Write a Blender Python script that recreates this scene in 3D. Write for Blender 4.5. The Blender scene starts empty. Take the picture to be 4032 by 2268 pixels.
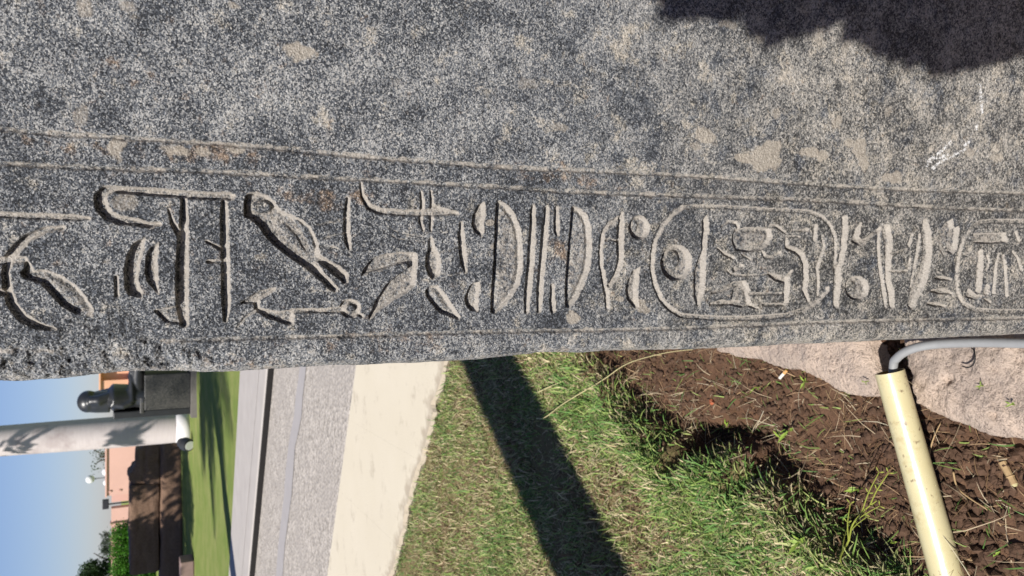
import bpy, bmesh, math, random
import numpy as np
from mathutils import Vector, Matrix
random.seed(7); RNG = np.random.default_rng(11)
S = bpy.context.scene; COL = S.collection
R = math.radians
# ---------------------------------------------------------------- camera, sky, sun
H = 1.5; PITCH = R(27.0)
FPX = 27.04 / 36 * 4032
cd = bpy.data.cameras.new('camera'); cam = bpy.data.objects.new('camera', cd); COL.objects.link(cam)
cd.sensor_fit = 'HORIZONTAL'; cd.sensor_width = 36; cd.lens = 27.04; cd.clip_start = .02; cd.clip_end = 3000
_v = Vector((0, math.cos(PITCH), -math.sin(PITCH))); _u = Vector((0, math.sin(PITCH), math.cos(PITCH))); _r = Vector((1, 0, 0))
M = Matrix.Identity(4)
for i, a in enumerate((-_u, _r, -_v)):          # the phone is held upright, the picture lies on its side
    M[0][i], M[1][i], M[2][i] = a
M.translation = (0, 0, H); cam.matrix_world = M
cd.dof.use_dof = True; cd.dof.focus_distance = 1.02; cd.dof.aperture_fstop = 11.3
S.camera = cam
AZ = R(36); EL = R(50)
L = Vector((math.sin(AZ) * math.cos(EL), math.cos(AZ) * math.cos(EL), -math.sin(EL)))
w = bpy.data.worlds.new('World'); S.world = w; w.use_nodes = True
nt = w.node_tree; bg = nt.nodes['Background']; sk = nt.nodes.new('ShaderNodeTexSky')
sk.sky_type = 'NISHITA'; sk.sun_disc = False; sk.sun_elevation = EL; sk.sun_rotation = math.atan2(-L.x, -L.y)
sk.dust_density = .35; sk.ozone_density = 5.0; sk.air_density = 1.0
tn = nt.nodes.new('ShaderNodeMix'); tn.data_type = 'RGBA'; tn.blend_type = 'MULTIPLY'; tn.inputs[0].default_value = 1; tn.inputs[7].default_value = (.97, .93, 1.10, 1)
nt.links.new(sk.outputs[0], tn.inputs[6]); nt.links.new(tn.outputs[2], bg.inputs[0]); bg.inputs[1].default_value = .064
sl = bpy.data.lights.new('sun', 'SUN'); sl.energy = 5.0; sl.angle = R(.53); sl.color = (1, .955, .89)
so = bpy.data.objects.new('sun', sl); COL.objects.link(so); so.rotation_euler = L.to_track_quat('-Z', 'Y').to_euler()
S.view_settings.view_transform = 'Standard'; S.view_settings.look = 'None'
S.view_settings.gamma = 1; S.view_settings.exposure = .65; S.view_settings.use_curve_mapping = False

# ---------------------------------------------------------------- helpers
def ray(px, py):
    """direction of the photograph's point px,py (4032x2268) in the place"""
    r = 1134 - py; d = px - 2016
    return np.array([r, FPX * math.cos(PITCH) - d * math.sin(PITCH), -(FPX * math.sin(PITCH) + d * math.cos(PITCH))])
def gp(px, py, z=0.):
    k = ray(px, py); t = (z - H) / k[2]
    return (k[0] * t, k[1] * t, z)
def at(px, py, Y):
    k = ray(px, py); t = Y / k[1]
    return (k[0] * t, Y, H + k[2] * t)
PSI = R(10); LEAN = R(9)                        # the worked face is turned a little to the left and leans back
F_O = np.array([0, .72, 0.]); F_E = np.array([math.cos(PSI), -math.sin(PSI), 0]); _m = np.array([math.sin(PSI), math.cos(PSI), 0])
F_U = math.cos(LEAN) * np.array([0, 0, 1.]) + math.sin(LEAN) * _m; F_N = math.cos(LEAN) * _m - math.sin(LEAN) * np.array([0, 0, 1.])
def face(px, py):
    """s (to the right) and t (up the slope) on the inscribed face"""
    k = ray(px, py); C = np.array([0, 0, H]); a = ((F_O - C) @ F_N) / (k @ F_N); P = C + k * a - F_O
    return (float(P @ F_E), float(P @ F_U))
def unface(s, z, d=0.):
    return F_O + s * F_E + z * F_U + d * F_N

def lattice(seed):
    return np.random.default_rng(seed).random((256, 256))
_LT = {}
def vnoise(x, y, seed=0):
    if seed not in _LT: _LT[seed] = lattice(seed)
    A = _LT[seed]
    xi = np.floor(x).astype(int); yi = np.floor(y).astype(int); fx = x - xi; fy = y - yi
    fx = fx * fx * (3 - 2 * fx); fy = fy * fy * (3 - 2 * fy)
    a = A[xi % 256, yi % 256]; b = A[(xi + 1) % 256, yi % 256]; c = A[xi % 256, (yi + 1) % 256]; d = A[(xi + 1) % 256, (yi + 1) % 256]
    return (a * (1 - fx) + b * fx) * (1 - fy) + (c * (1 - fx) + d * fx) * fy
def fbm(x, y, sc, oc=4, seed=0, g=.5):
    x = np.asarray(x, float); y = np.asarray(y, float)
    t = 0; a = 1; n = 0
    for o in range(oc):
        t = t + a * (vnoise(x * sc + 13.7 * o, y * sc + 7.1 * o, seed + o) - .5); n += a; sc *= 2.03; a *= g
    return t / n * 2
def sstep(a, b, x):
    t = np.clip((x - a) / (b - a), 0, 1); return t * t * (3 - 2 * t)

def big_mesh(name, V, F, mat, attrs=None, smooth=False, mi=None):
    """V (n,3), F (m,k) all faces with k corners"""
    V = np.asarray(V, np.float32); F = np.asarray(F, np.int32)
    me = bpy.data.meshes.new(name); me.vertices.add(len(V)); me.vertices.foreach_set('co', V.ravel())
    k = F.shape[1]; me.loops.add(F.size); me.loops.foreach_set('vertex_index', F.ravel())
    me.polygons.add(len(F)); me.polygons.foreach_set('loop_start', np.arange(0, F.size, k, dtype=np.int32))
    me.polygons.foreach_set('loop_total', np.full(len(F), k, np.int32))
    me.polygons.foreach_set('use_smooth', np.full(len(F), smooth, bool))
    for an, av in (attrs or {}).items():
        av = np.asarray(av, np.float32)
        if av.ndim == 1:
            a = me.attributes.new(an, 'FLOAT', 'POINT'); a.data.foreach_set('value', av)
        else:
            a = me.attributes.new(an, 'FLOAT_COLOR', 'POINT')
            a.data.foreach_set('color', np.concatenate([av, np.ones((len(av), 1), np.float32)], 1).ravel())
    me.update(calc_edges=True); me.validate()
    if mat: me.materials.append(mat)
    return me
def link(name, me, parent=None, **props):
    o = bpy.data.objects.new(name, me); COL.objects.link(o)
    if parent: o.parent = parent
    for k, v in props.items(): o[k] = v
    return o
def thing(name, label, cat, loc=(0, 0, 0), rz=0, group=None):
    o = bpy.data.objects.new(name, None); COL.objects.link(o); o.location = loc; o.rotation_euler = (0, 0, rz)
    o.empty_display_size = .1
    return tag(o, label, cat, group)
def tag(o, label, cat, group=None):
    o['label'] = label; o['category'] = cat
    if group: o['group'] = group
    return o
def bm_mesh(name, bm, mat, smooth=False):
    me = bpy.data.meshes.new(name); bm.normal_update(); bm.to_mesh(me); bm.free()
    if mat: me.materials.append(mat)
    if smooth: me.polygons.foreach_set('use_smooth', [True] * len(me.polygons))
    return me
def bm_obj(name, bm, mat, parent=None, smooth=False, **props):
    return link(name, bm_mesh(name, bm, mat, smooth), parent, **props)
def add_box(bm, x0, x1, y0, y1, z0, z1, bev=0.):
    r = bmesh.ops.create_cube(bm, size=1)
    for v in r['verts']:
        v.co = Vector(((x0 + x1) / 2 + v.co.x * (x1 - x0), (y0 + y1) / 2 + v.co.y * (y1 - y0), (z0 + z1) / 2 + v.co.z * (z1 - z0)))
    if bev:
        es = list({e for v in r['verts'] for e in v.link_edges})
        bmesh.ops.bevel(bm, geom=es, offset=bev, segments=2, affect='EDGES', profile=.6)
def add_tube(bm, pts, rad, seg=10, cap=True):
    pts = [Vector(p) for p in pts]
    if not hasattr(rad, '__len__'): rad = [rad] * len(pts)
    rings = []; nrm = None
    for i, p in enumerate(pts):
        d = (pts[min(i + 1, len(pts) - 1)] - pts[max(i - 1, 0)]).normalized()
        if nrm is None:
            nrm = d.orthogonal().normalized()
        else:
            nrm = (nrm - d * nrm.dot(d)).normalized()
        b = d.cross(nrm)
        rings.append([bm.verts.new(p + (nrm * math.cos(a) + b * math.sin(a)) * rad[i]) for a in [2 * math.pi * k / seg for k in range(seg)]])
    for a, b in zip(rings, rings[1:]):
        for k in range(seg): bm.faces.new((a[k], a[(k + 1) % seg], b[(k + 1) % seg], b[k]))
    if cap:
        bm.faces.new(list(reversed(rings[0]))); bm.faces.new(rings[-1])
def add_ball(bm, c, r, sub=2):
    q = bmesh.ops.create_icosphere(bm, subdivisions=sub, radius=1)
    if not hasattr(r, '__len__'): r = (r, r, r)
    for v in q['verts']: v.co = Vector((c[0] + v.co.x * r[0], c[1] + v.co.y * r[1], c[2] + v.co.z * r[2]))
def remeshed(name, bm, mat, vox, smooth_it=4, disp=None, decim=None):
    """one continuous skin round overlapping solids"""
    me = bpy.data.meshes.new(name); bm.to_mesh(me); bm.free()
    o = bpy.data.objects.new(name, me); COL.objects.link(o)
    m = o.modifiers.new('r', 'REMESH'); m.mode = 'VOXEL'; m.voxel_size = vox
    if smooth_it:
        m = o.modifiers.new('s', 'SMOOTH'); m.iterations = smooth_it; m.factor = .5
    dg = bpy.context.evaluated_depsgraph_get(); dg.update()
    out = bpy.data.meshes.new_from_object(o.evaluated_get(dg)); bpy.data.objects.remove(o); bpy.data.meshes.remove(me)
    n = len(out.vertices); co = np.empty(n * 3, np.float32); out.vertices.foreach_get('co', co); co = co.reshape(-1, 3)
    if disp:
        no = np.empty(n * 3, np.float32); out.vertices.foreach_get('normal', no); no = no.reshape(-1, 3)
        co = co + no * disp(co)[:, None]; out.vertices.foreach_set('co', co.ravel())
    out.materials.clear(); out.materials.append(mat); out.polygons.foreach_set('use_smooth', [True] * len(out.polygons))
    out.update(); out.name = name
    return out

# ---------------------------------------------------------------- materials
ALB = .78          # one albedo scale for every material
class NB:
    def __init__(s, name):
        s.m = bpy.data.materials.new(name); s.m.use_nodes = True; s.t = s.m.node_tree; s.p = s.t.nodes['Principled BSDF']
        s.tc = s.t.nodes.new('ShaderNodeTexCoord')
    def n(s, k, **kw):
        q = s.t.nodes.new('ShaderNode' + k)
        for a, b in kw.items(): setattr(q, a, b)
        return q
    def l(s, a, b): s.t.links.new(a, b)
    def setin(s, sock, v):
        if hasattr(v, 'is_output'): s.l(v, sock)
        elif v is not None: sock.default_value = v
    def noise(s, sc, det=4, rough=.55, stretch=None, w=None, dist=0):
        q = s.n('TexNoise'); q.inputs['Scale'].default_value = sc; q.inputs['Detail'].default_value = det; q.inputs['Roughness'].default_value = rough
        q.inputs['Distortion'].default_value = dist
        vec = s.tc.outputs['Object']
        if stretch:
            mp = s.n('Mapping'); mp.inputs['Scale'].default_value = stretch; s.l(vec, mp.inputs[0]); vec = mp.outputs[0]
        s.l(vec, q.inputs['Vector']); return q.outputs['Fac']
    def voro(s, sc, feat='F1', out='Color'):
        q = s.n('TexVoronoi'); q.feature = feat; q.inputs['Scale'].default_value = sc; s.l(s.tc.outputs['Object'], q.inputs['Vector']); return q.outputs[out]
    def ramp(s, f, stops, mode='LINEAR'):
        q = s.n('ValToRGB'); cr = q.color_ramp; cr.interpolation = mode
        while len(cr.elements) < len(stops): cr.elements.new(.5)
        for e, (p, c) in zip(cr.elements, stops):
            e.position = p; e.color = (c, c, c, 1) if not hasattr(c, '__len__') else (*c, 1)
        s.l(f, q.inputs[0]); return q.outputs[0]
    def mix(s, f, a, b, mode='MIX'):
        q = s.n('Mix'); q.data_type = 'RGBA'; q.blend_type = mode
        for sock, v in ((q.inputs[0], f), (q.inputs[6], a), (q.inputs[7], b)):
            if hasattr(v, 'is_output'): s.l(v, sock)
            elif hasattr(v, '__len__'): sock.default_value = (*v, 1)
            else: sock.default_value = v
        return q.outputs[2]
    def math(s, op, a, b=None):
        q = s.n('Math'); q.operation = op; s.setin(q.inputs[0], a)
        if b is not None: s.setin(q.inputs[1], b)
        return q.outputs[0]
    def attr(s, name, out='Fac'):
        q = s.n('Attribute'); q.attribute_name = name; return q.outputs[out]
    def done(s, col, rough=.8, bump=None, bs=.3, bd=.01, spec=.3, sss=None):
        if hasattr(col, 'is_output'): col = s.mix(1., col, (ALB, ALB, ALB), 'MULTIPLY')
        else: col = tuple(c * ALB for c in col)
        if hasattr(col, 'is_output'): s.l(col, s.p.inputs['Base Color'])
        else: s.p.inputs['Base Color'].default_value = (*col, 1)
        s.setin(s.p.inputs['Roughness'], rough); s.p.inputs['Specular IOR Level'].default_value = spec
        if bump is not None:
            b = s.n('Bump'); b.inputs['Strength'].default_value = bs; b.inputs['Distance'].default_value = bd
            s.l(bump, b.inputs['Height']); s.l(b.outputs[0], s.p.inputs['Normal'])
        return s.m
def simple(name, c, rough=.7, nsc=20, var=.25, bs=.2, bd=.005, spec=.3):
    b = NB(name); f = b.noise(nsc, 5)
    col = b.mix(f, tuple(x * (1 - var) for x in c), tuple(min(1, x * (1 + var)) for x in c))
    return b.done(col, rough, b.noise(nsc * 6, 3), bs, bd, spec)

def granite():
    b = NB('granite')
    big = b.noise(7, 4); mid = b.noise(26, 5, .62); fine = b.noise(420, 3, .8); mottle = b.noise(190, 3, .6)
    cell2 = b.n('SeparateColor'); b.l(b.voro(210), cell2.inputs[0])
    def grain(cs, ns, ms):
        cell = b.n('SeparateColor'); b.l(b.voro(cs), cell.inputs[0])
        g = b.math('ADD', b.math('MULTIPLY', cell.outputs[0], .44), b.math('MULTIPLY', b.noise(ns, 3, .8), .44))
        return b.math('ADD', g, b.math('MULTIPLY', b.math('SUBTRACT', b.noise(ms, 3, .6), .5), .42))
    g1 = grain(680, 520, 230); g2 = grain(430, 320, 150); ww = b.attr('warm')       # the crystals coarsen down the block
    v = b.math('ADD', b.math('MULTIPLY', g1, b.math('SUBTRACT', 1., ww)), b.math('MULTIPLY', g2, ww))
    v = b.math('ADD', b.math('ADD', v, .018), b.math('MULTIPLY', b.math('SUBTRACT', mid, .5), .55))
    tanm = b.ramp(b.math('ADD', b.noise(34, 6, .72), b.math('MULTIPLY', b.math('SUBTRACT', fine, .5), .25)), [(.54, 0.), (.70, 1.)])      # feldspar-rich and dark hornblende clouds
    blum = b.ramp(b.noise(19, 6, .7, (1, 1, 1.25)), [(.53, 0.), (.68, 1.)])
    v = b.math('SUBTRACT', b.math('ADD', v, b.math('MULTIPLY', tanm, .15)), b.math('MULTIPLY', blum, .12))
    v = b.math('ADD', v, b.math('MULTIPLY', b.math('SUBTRACT', big, .5), .16))
    v = b.math('ADD', v, b.math('MULTIPLY', b.attr('warm'), .045))
    v = b.math('SUBTRACT', v, b.math('MULTIPLY', b.attr('field'), .055))      # the inscribed field was ground smoother and darker
    cold = b.ramp(v, [(.18, (.010, .012, .016)), (.33, (.042, .048, .060)), (.42, (.105, .118, .14)), (.53, (.27, .277, .285)), (.70, (.53, .52, .50))])
    warm = b.ramp(v, [(.18, (.012, .012, .012)), (.33, (.05, .048, .043)), (.42, (.15, .143, .128)), (.53, (.36, .335, .29)), (.70, (.60, .54, .46))])
    wv = b.math('ADD', b.attr('warm'), b.math('SUBTRACT', b.math('MULTIPLY', tanm, .85), b.math('MULTIPLY', blum, .5)))
    col = b.mix(b.ramp(wv, [(.25, 0.), (.8, 1.)]), cold, warm)
    # ochre iron stains
    st = b.ramp(b.math('ADD', b.noise(55, 6, .7), b.math('MULTIPLY', b.attr('rust'), .2)), [(.62, 0.), (.76, 1.)])
    col = b.mix(b.math('MULTIPLY', st, .6), col, b.ramp(v, [(.2, (.06, .04, .025)), (.6, (.42, .25, .12))]))
    gl = b.n('SeparateColor'); b.l(b.voro(620), gl.inputs[0])
    col = b.mix(b.ramp(gl.outputs[2], [(.965, 0.), (.985, .45)]), col, (.74, .73, .71)); col = b.mix(b.ramp(gl.outputs[1], [(.93, 0.), (.95, .6)]), col, (.012, .013, .016))
    # natural pale feldspar patches and the bruised, dusty cuts, painted paler on sunlit walls
    ftx = b.ramp(fine, [(.3, .72), (.6, 1.0)])
    ptc = b.mix(1., (.55, .485, .40), ftx, 'MULTIPLY'); dst = b.mix(1., (.56, .51, .45), ftx, 'MULTIPLY')
    col = b.mix(b.math('MULTIPLY', b.ramp(b.math('ADD', b.math('MAXIMUM', b.attr('patch'), b.ramp(b.noise(48, 3, .55, None), [(.63, 0.), (.76, .5)])), b.math('MULTIPLY', b.math('SUBTRACT', fine, .5), .9)), [(.30, 0.), (.85, 1.)]), .74), col, ptc)
    dm = b.ramp(b.math('ADD', b.attr('dust_lit'), b.math('MULTIPLY', b.math('SUBTRACT', b.noise(170, 4, .75), .5), 2.0)), [(.3, 0.), (.72, 1.)])
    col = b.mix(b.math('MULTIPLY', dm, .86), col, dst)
    col = b.mix(b.ramp(b.math('MULTIPLY', b.attr('chalk'), b.ramp(b.noise(260, 3, .7), [(.45, 0.), (.55, 1.)])), [(.3, 0.), (.5, 1.)]), col, (.84, .84, .83))
    hh = b.math('ADD', fine, b.math('MULTIPLY', mottle, .8))
    rg = b.ramp(cell2.outputs[1], [(.0, .36), (.18, .62), (1., .74)])
    return b.done(col, rg, hh, .9, .004, .5)
MAT = {}
MAT['granite'] = granite()
def soil_mat():
    b = NB('soil'); n = b.noise(30, 6, .65); n2 = b.noise(4, 4)
    c = b.mix(n, (.042, .023, .014), (.18, .098, .058))
    c = b.mix(b.ramp(n2, [(.35, 0.), (.7, 1.)]), c, b.mix(n, (.075, .042, .026), (.23, .135, .085)))
    tf = b.ramp(b.math('ADD', b.attr('turf'), b.math('MULTIPLY', b.math('SUBTRACT', n, .5), .8)), [(.35, 0.), (.7, 1.)])
    c = b.mix(b.math('MULTIPLY', tf, .8), c, b.mix(b.noise(90, 4, .7), (.10, .085, .035), (.30, .25, .12)))
    return b.done(c, .95, b.noise(120, 5, .7), .6, .01, .15)
MAT['soil'] = soil_mat()
def lawn_mat():
    b = NB('lawn_turf'); n = b.noise(2.2, 5, .6); f = b.noise(60, 4, .7, (1, .5, 1))
    c = b.mix(f, (.13, .195, .04), (.29, .36, .095)); c = b.mix(b.ramp(n, [(.4, 0.), (.72, 1.)]), c, b.mix(f, (.25, .27, .085), (.40, .41, .155)))
    return b.done(c, .95, b.noise(150, 4, .7), .8, .03, .1)
MAT['lawn'] = lawn_mat()
def blade_mat(name, rough=.6):
    b = NB(name); c = b.attr('tint', 'Color'); m = b.done(c, rough, None, spec=.25)
    tr = b.n('BsdfTranslucent'); b.l(c, tr.inputs[0]); mx = b.n('MixShader'); mx.inputs[0].default_value = .25
    out = [q for q in b.t.nodes if q.type == 'OUTPUT_MATERIAL'][0]
    b.l(b.p.outputs[0], mx.inputs[1]); b.l(tr.outputs[0], mx.inputs[2]); b.l(mx.outputs[0], out.inputs[0]); return m
MAT['blade'] = blade_mat('plant_blades')
MAT['clod'] = simple('clods', (.10, .06, .04), .95, 60, .5, .6, .004, .1)
def cream_mat():
    b = NB('cream_paint'); n = b.noise(3, 5, .6); f = b.noise(90, 4, .7)
    c = b.mix(n, (.56, .50, .385), (.62, .56, .45)); c = b.mix(b.ramp(b.noise(6, 6, .7, (1, 1, 3)), [(.56, 0.), (.75, 1.)]), c, (.42, .365, .285))
    e = b.ramp(b.math('ADD', b.attr('edge'), b.math('MULTIPLY', b.math('SUBTRACT', b.noise(14, 4), .5), 1.2)), [(.45, 0.), (.75, 1.)])
    c = b.mix(b.math('MULTIPLY', e, .75), c, (.36, .30, .225))
    return b.done(c, .85, f, .35, .006, .2)
MAT['cream'] = cream_mat()
def aggregate_mat():
    b = NB('aggregate'); n = b.noise(2.2, 4); cell = b.n('SeparateColor'); b.l(b.voro(34), cell.inputs[0]); f = b.noise(80, 4, .7)
    c = b.mix(cell.outputs[0], (.27, .24, .205), (.60, .54, .475)); c = b.mix(b.math('MULTIPLY', f, .35), c, (.20, .195, .19))
    c = b.mix(b.ramp(n, [(.4, 0.), (.75, 1.)]), c, (.36, .325, .29))
    return b.done(c, .8, b.voro(34, 'F1', 'Distance'), .8, .012, .3)
MAT['aggregate'] = aggregate_mat()
MAT['concrete'] = simple('pale_concrete', (.40, .37, .345), .9, 5, .14, .3, .006, .2)
MAT['grey_streak'] = simple('grey_streak', (.345, .325, .32), .85, 9, .1, .1, .003, .2)
MAT['black_paint'] = simple('black_paint', (.014, .012, .011), .8, 20, .4)
def limestone():
    b = NB('limestone'); n = b.noise(18, 6, .65); f = b.noise(160, 4, .75); g = b.noise(45, 4, .6)
    c = b.mix(n, (.57, .435, .345), (.77, .625, .51)); c = b.mix(b.ramp(f, [(.3, 1.), (.48, 0.)]), c, (.16, .12, .095))
    c = b.mix(b.math('MULTIPLY', b.ramp(b.noise(7, 4), [(.5, 0.), (.7, 1.)]), .6), c, (.27, .235, .22))
    return b.done(c, .9, b.math('ADD', f, g), 1., .009, .2)
MAT['limestone'] = limestone()
def pvc():
    b = NB('pvc'); n = b.noise(9, 4); s = b.noise(60, 4, .6, (1, 1, 1))
    c = b.mix(n, (.55, .475, .25), (.63, .57, .355)); c = b.mix(b.math('MULTIPLY', b.ramp(b.noise(28, 5, .7), [(.56, 0.), (.74, 1.)]), .7), c, (.40, .30, .14)); c = b.mix(b.ramp(s, [(.64, 0.), (.72, 1.)]), c, (.20, .14, .08))
    m = b.done(c, b.ramp(s, [(.3, .24), (.7, .36)]), b.noise(40, 3), .1, .004, .9)
    b.p.inputs['Subsurface Weight'].default_value = .0; return m
MAT['pvc'] = pvc()
MAT['pvc_in'] = simple('pvc_inner', (.30, .17, .05), .5)
MAT['cable'] = simple('grey_sheath', (.27, .275, .28), .5, 60, .15, .1, .002, .4)
MAT['wire'] = simple('black_wire', (.015, .015, .016), .5)
def palm_mat():
    b = NB('palm_bark'); n = b.noise(2, 4); rings = b.noise(9, 5, .6, (.4, .4, 4.))
    c = b.mix(rings, (.54, .475, .46), (.72, .655, .635)); c = b.mix(b.ramp(n, [(.52, 0.), (.7, 1.)]), c, (.45, .38, .37))
    return b.done(c, .85, rings, .3, .01, .2)
MAT['palm'] = palm_mat()
MAT['whitewash'] = simple('whitewash', (.76, .74, .73), .9, 8, .06)
MAT['bark'] = simple('bark', (.09, .065, .045), .9, 12, .5, .6, .02)
MAT['pink'] = simple('pink_render', (.74, .455, .375), .9, 1.4, .10, .15)
MAT['pinkdark'] = simple('pink_coping', (.66, .39, .32), .9, 3, .10, .15)
MAT['peach'] = simple('peach_render', (.78, .43, .27), .9, 2, .08, .1)
MAT['white'] = simple('white_paint', (.78, .77, .75), .6, 4, .05)
MAT['opal'] = simple('opal_glass', (.82, .82, .80), .25, 4, .03, 0)
MAT['metal'] = simple('dark_metal', (.03, .032, .036), .5, 10, .3)
MAT['greymetal'] = simple('grey_metal', (.28, .28, .28), .5, 10, .2)
def diorite():
    b = NB('black_diorite'); f = b.noise(46, 4, .75); n = b.noise(5, 4)
    c = b.mix(b.ramp(f, [(.42, 0.), (.7, 1.)]), (.022, .022, .022), (.13, .125, .105)); c = b.mix(b.ramp(n, [(.45, 0.), (.8, .8)]), c, (.075, .07, .062))
    return b.done(c, .42, f, .2, .006, .5)
MAT['diorite'] = diorite(); MAT['greystone'] = simple('grey_plinth_stone', (.17, .155, .14), .85, 12, .3)
MAT['diorite_smooth'] = simple('polished_diorite', (.024, .025, .026), .38, 6, .4, .1, .01, .6)
def sandstone():
    b = NB('brown_sandstone'); n = b.noise(4, 6, .6, (.5, .5, 2.5)); g = b.noise(30, 4, .7)
    c = b.mix(n, (.135, .072, .045), (.30, .195, .13)); c = b.mix(b.ramp(g, [(.35, .5), (.6, 0.)]), c, (.07, .045, .033))
    return b.done(c, .85, b.math('ADD', n, g), .5, .02, .25)
MAT['sandstone'] = sandstone(); MAT['pinkstone'] = simple('dull_pink_stone', (.26, .18, .155), .9, 8, .25)
MAT['paper'] = simple('cigarette_paper', (.66, .63, .57), .8, 60, .12); MAT['filter'] = simple('cigarette_filter', (.62, .33, .12), .8, 90, .3)
MAT['dry'] = simple('dry_stem', (.42, .29, .15), .7, 40, .3); MAT['dry_pale'] = simple('straw_stem', (.48, .42, .22), .7, 40, .25)
MAT['weed'] = simple('weed_green', (.27, .30, .05), .6, 30, .3)
b = NB('clear_plastic'); b.done((.85, .88, .9), .08, None, spec=.5); b.p.inputs['Transmission Weight'].default_value = .92; b.p.inputs['IOR'].default_value = 1.3; MAT['clear'] = b.m

# ---------------------------------------------------------------- ground
# edges of the paths across the picture, read off on the ground
def line_y(p, q):
    (x0, y0, _), (x1, y1, _) = p, q
    k = (y1 - y0) / (x1 - x0); return lambda x: y0 + (x - x0) * k
ZC = .07
E1 = line_y(gp(1745, 1455, ZC), gp(1542, 2268, ZC)); E2 = line_y(gp(1402, 1470, .06), gp(1292, 2268, .06))
E3 = line_y(gp(1078, 1464, .06), gp(1003, 2268, .06)); E4 = line_y(gp(944, 1471, .135), gp(900, 2268, .135))
soil_line = [gp(x * 1.5653, y * 1.5653, .02)[:2] for x, y in
             ((1470, 870), (1500, 900), (1545, 1000), (1640, 1085), (1700, 1150), (1755, 1155), (1830, 1165), (1900, 1205), (1960, 1235), (2040, 1300), (2110, 1345), (2180, 1400), (2240, 1449), (2380, 1560), (2700, 1650))]
SL = np.array(soil_line)
def soil_sd(x, y):
    """signed distance to the turf's broken edge, positive on the bare soil"""
    best = np.full(np.shape(x), 9.); sg = np.ones(np.shape(x))
    for (ax, ay), (bx, by) in zip(SL[:-1], SL[1:]):
        ex, ey = bx - ax, by - ay; t = np.clip(((x - ax) * ex + (y - ay) * ey) / (ex * ex + ey * ey), 0, 1)
        dx = x - ax - t * ex; dy = y - ay - t * ey; d = np.hypot(dx, dy); cr = ex * dy - ey * dx
        m = d < best; best = np.where(m, d, best); sg = np.where(m, np.where(cr > 0, 1, -1), sg)
    return best * sg
def ground_z(x, y):
    x = np.asarray(x, float); y = np.asarray(y, float)
    sd = soil_sd(x, y) + .05 * fbm(x, y, 9, 3, 31)
    turf = 1 - sstep(-.035, .03, sd)
    z = .062 * turf - .016 + .012 * fbm(x, y, 3, 3, 5)
    lump = sstep(-.25, .35, fbm(x, y, 2.6, 2, 19) + .5 * sstep(.18, .0, sd) + .6 * sstep(1.35, 1.0, y))
    z = z + (.004 + .003 * (1 - turf) * lump) * fbm(x, y, 17, 6, 8, .66) + .0055 * (1 - turf) * lump * (fbm(x, y, 48, 5, 17, .75) + .5 * np.abs(fbm(x, y, 31, 4, 23)))
    band = sstep(1.0, 1.4, y) * sstep(2.3, 2.0, y)
    z = z + (.022 * np.exp(-((sd + .06) / .07) ** 2) - .075 * np.exp(-((sd - .06) / .06) ** 2)) * band * (.6 + .8 * sstep(-.3, .3, fbm(x, y, 4, 2, 29)))
    z = z - .03 * np.exp(-((y - E1(x) - .02) / .03) ** 2)
    return z
me = big_mesh('ground', [(-1500, -1500, -.2), (1500, -1500, -.2), (1500, 1500, -.2), (-1500, 1500, -.2)], [(0, 1, 2, 3)], MAT['lawn'])
link('ground', me, kind='structure')
gx = np.concatenate([np.linspace(-7, -2.3, 24)[:-1], np.linspace(-2.3, .5, 400), np.linspace(.5, 6, 28)[1:]])
gy = np.concatenate([np.linspace(-6, .6, 30)[:-1], np.linspace(.6, 2.6, 300)[:-1], np.linspace(2.6, 5.2, 170), np.linspace(5.2, 6.5, 6)[1:]])
X, Y = np.meshgrid(gx, gy); Z = ground_z(X, Y)
Z = np.where(Y > E1(X) + .1, -.03, Z)
nx, ny = len(gx), len(gy); I = np.arange(nx * ny).reshape(ny, nx)
F = np.stack([I[:-1, :-1], I[:-1, 1:], I[1:, 1:], I[1:, :-1]], -1).reshape(-1, 4)
link('soil_bed', big_mesh('soil_bed', np.stack([X, Y, Z], -1).reshape(-1, 3), F, MAT['soil'], {'turf': sstep(.05, -.05, soil_sd(X, Y) + .05 * fbm(X, Y, 9, 3, 31)).ravel()}, smooth=True), kind='structure')

def strip(name, f0, f1, z, mat, x0=-14., x1=8., drop=.1, n=60, jag=0., wob=None, props=None, parent=None):
    """a paved band between two lines, with its front and back edges as real risers"""
    xs = np.linspace(x0, x1, n); V = []; att = []
    for i, x in enumerate(xs):
        j0 = (jag * (fbm(x, 0., 5, 4, 3) + .6 * fbm(x, 1.3, 22, 3, 9))) if jag else 0.
        y0 = f0(x) + j0; y1 = f1(x)
        V += [(x, y0 + .05 * (jag > 0), z - drop), (x, y0, z - .014 - .012 * (jag > 0) * fbm(x, 5., 30, 3, 4)), (x, y0 + .022, z), (x, y0 + .16, z + .002), (x, (y0 + y1) / 2, z), (x, y1 - .01, z), (x, y1, z - .01), (x, y1, z - drop)]
        att += [1, 1, .8, .25, 0, 0, 0, 0]
    I = np.arange(n * 8).reshape(n, 8)
    F = np.stack([I[:-1, :-1], I[1:, :-1], I[1:, 1:], I[:-1, 1:]], -1).reshape(-1, 4)
    return link(name, big_mesh(name, V, F, mat, {'edge': att}), parent, **(props or {'kind': 'structure'}))
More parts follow.
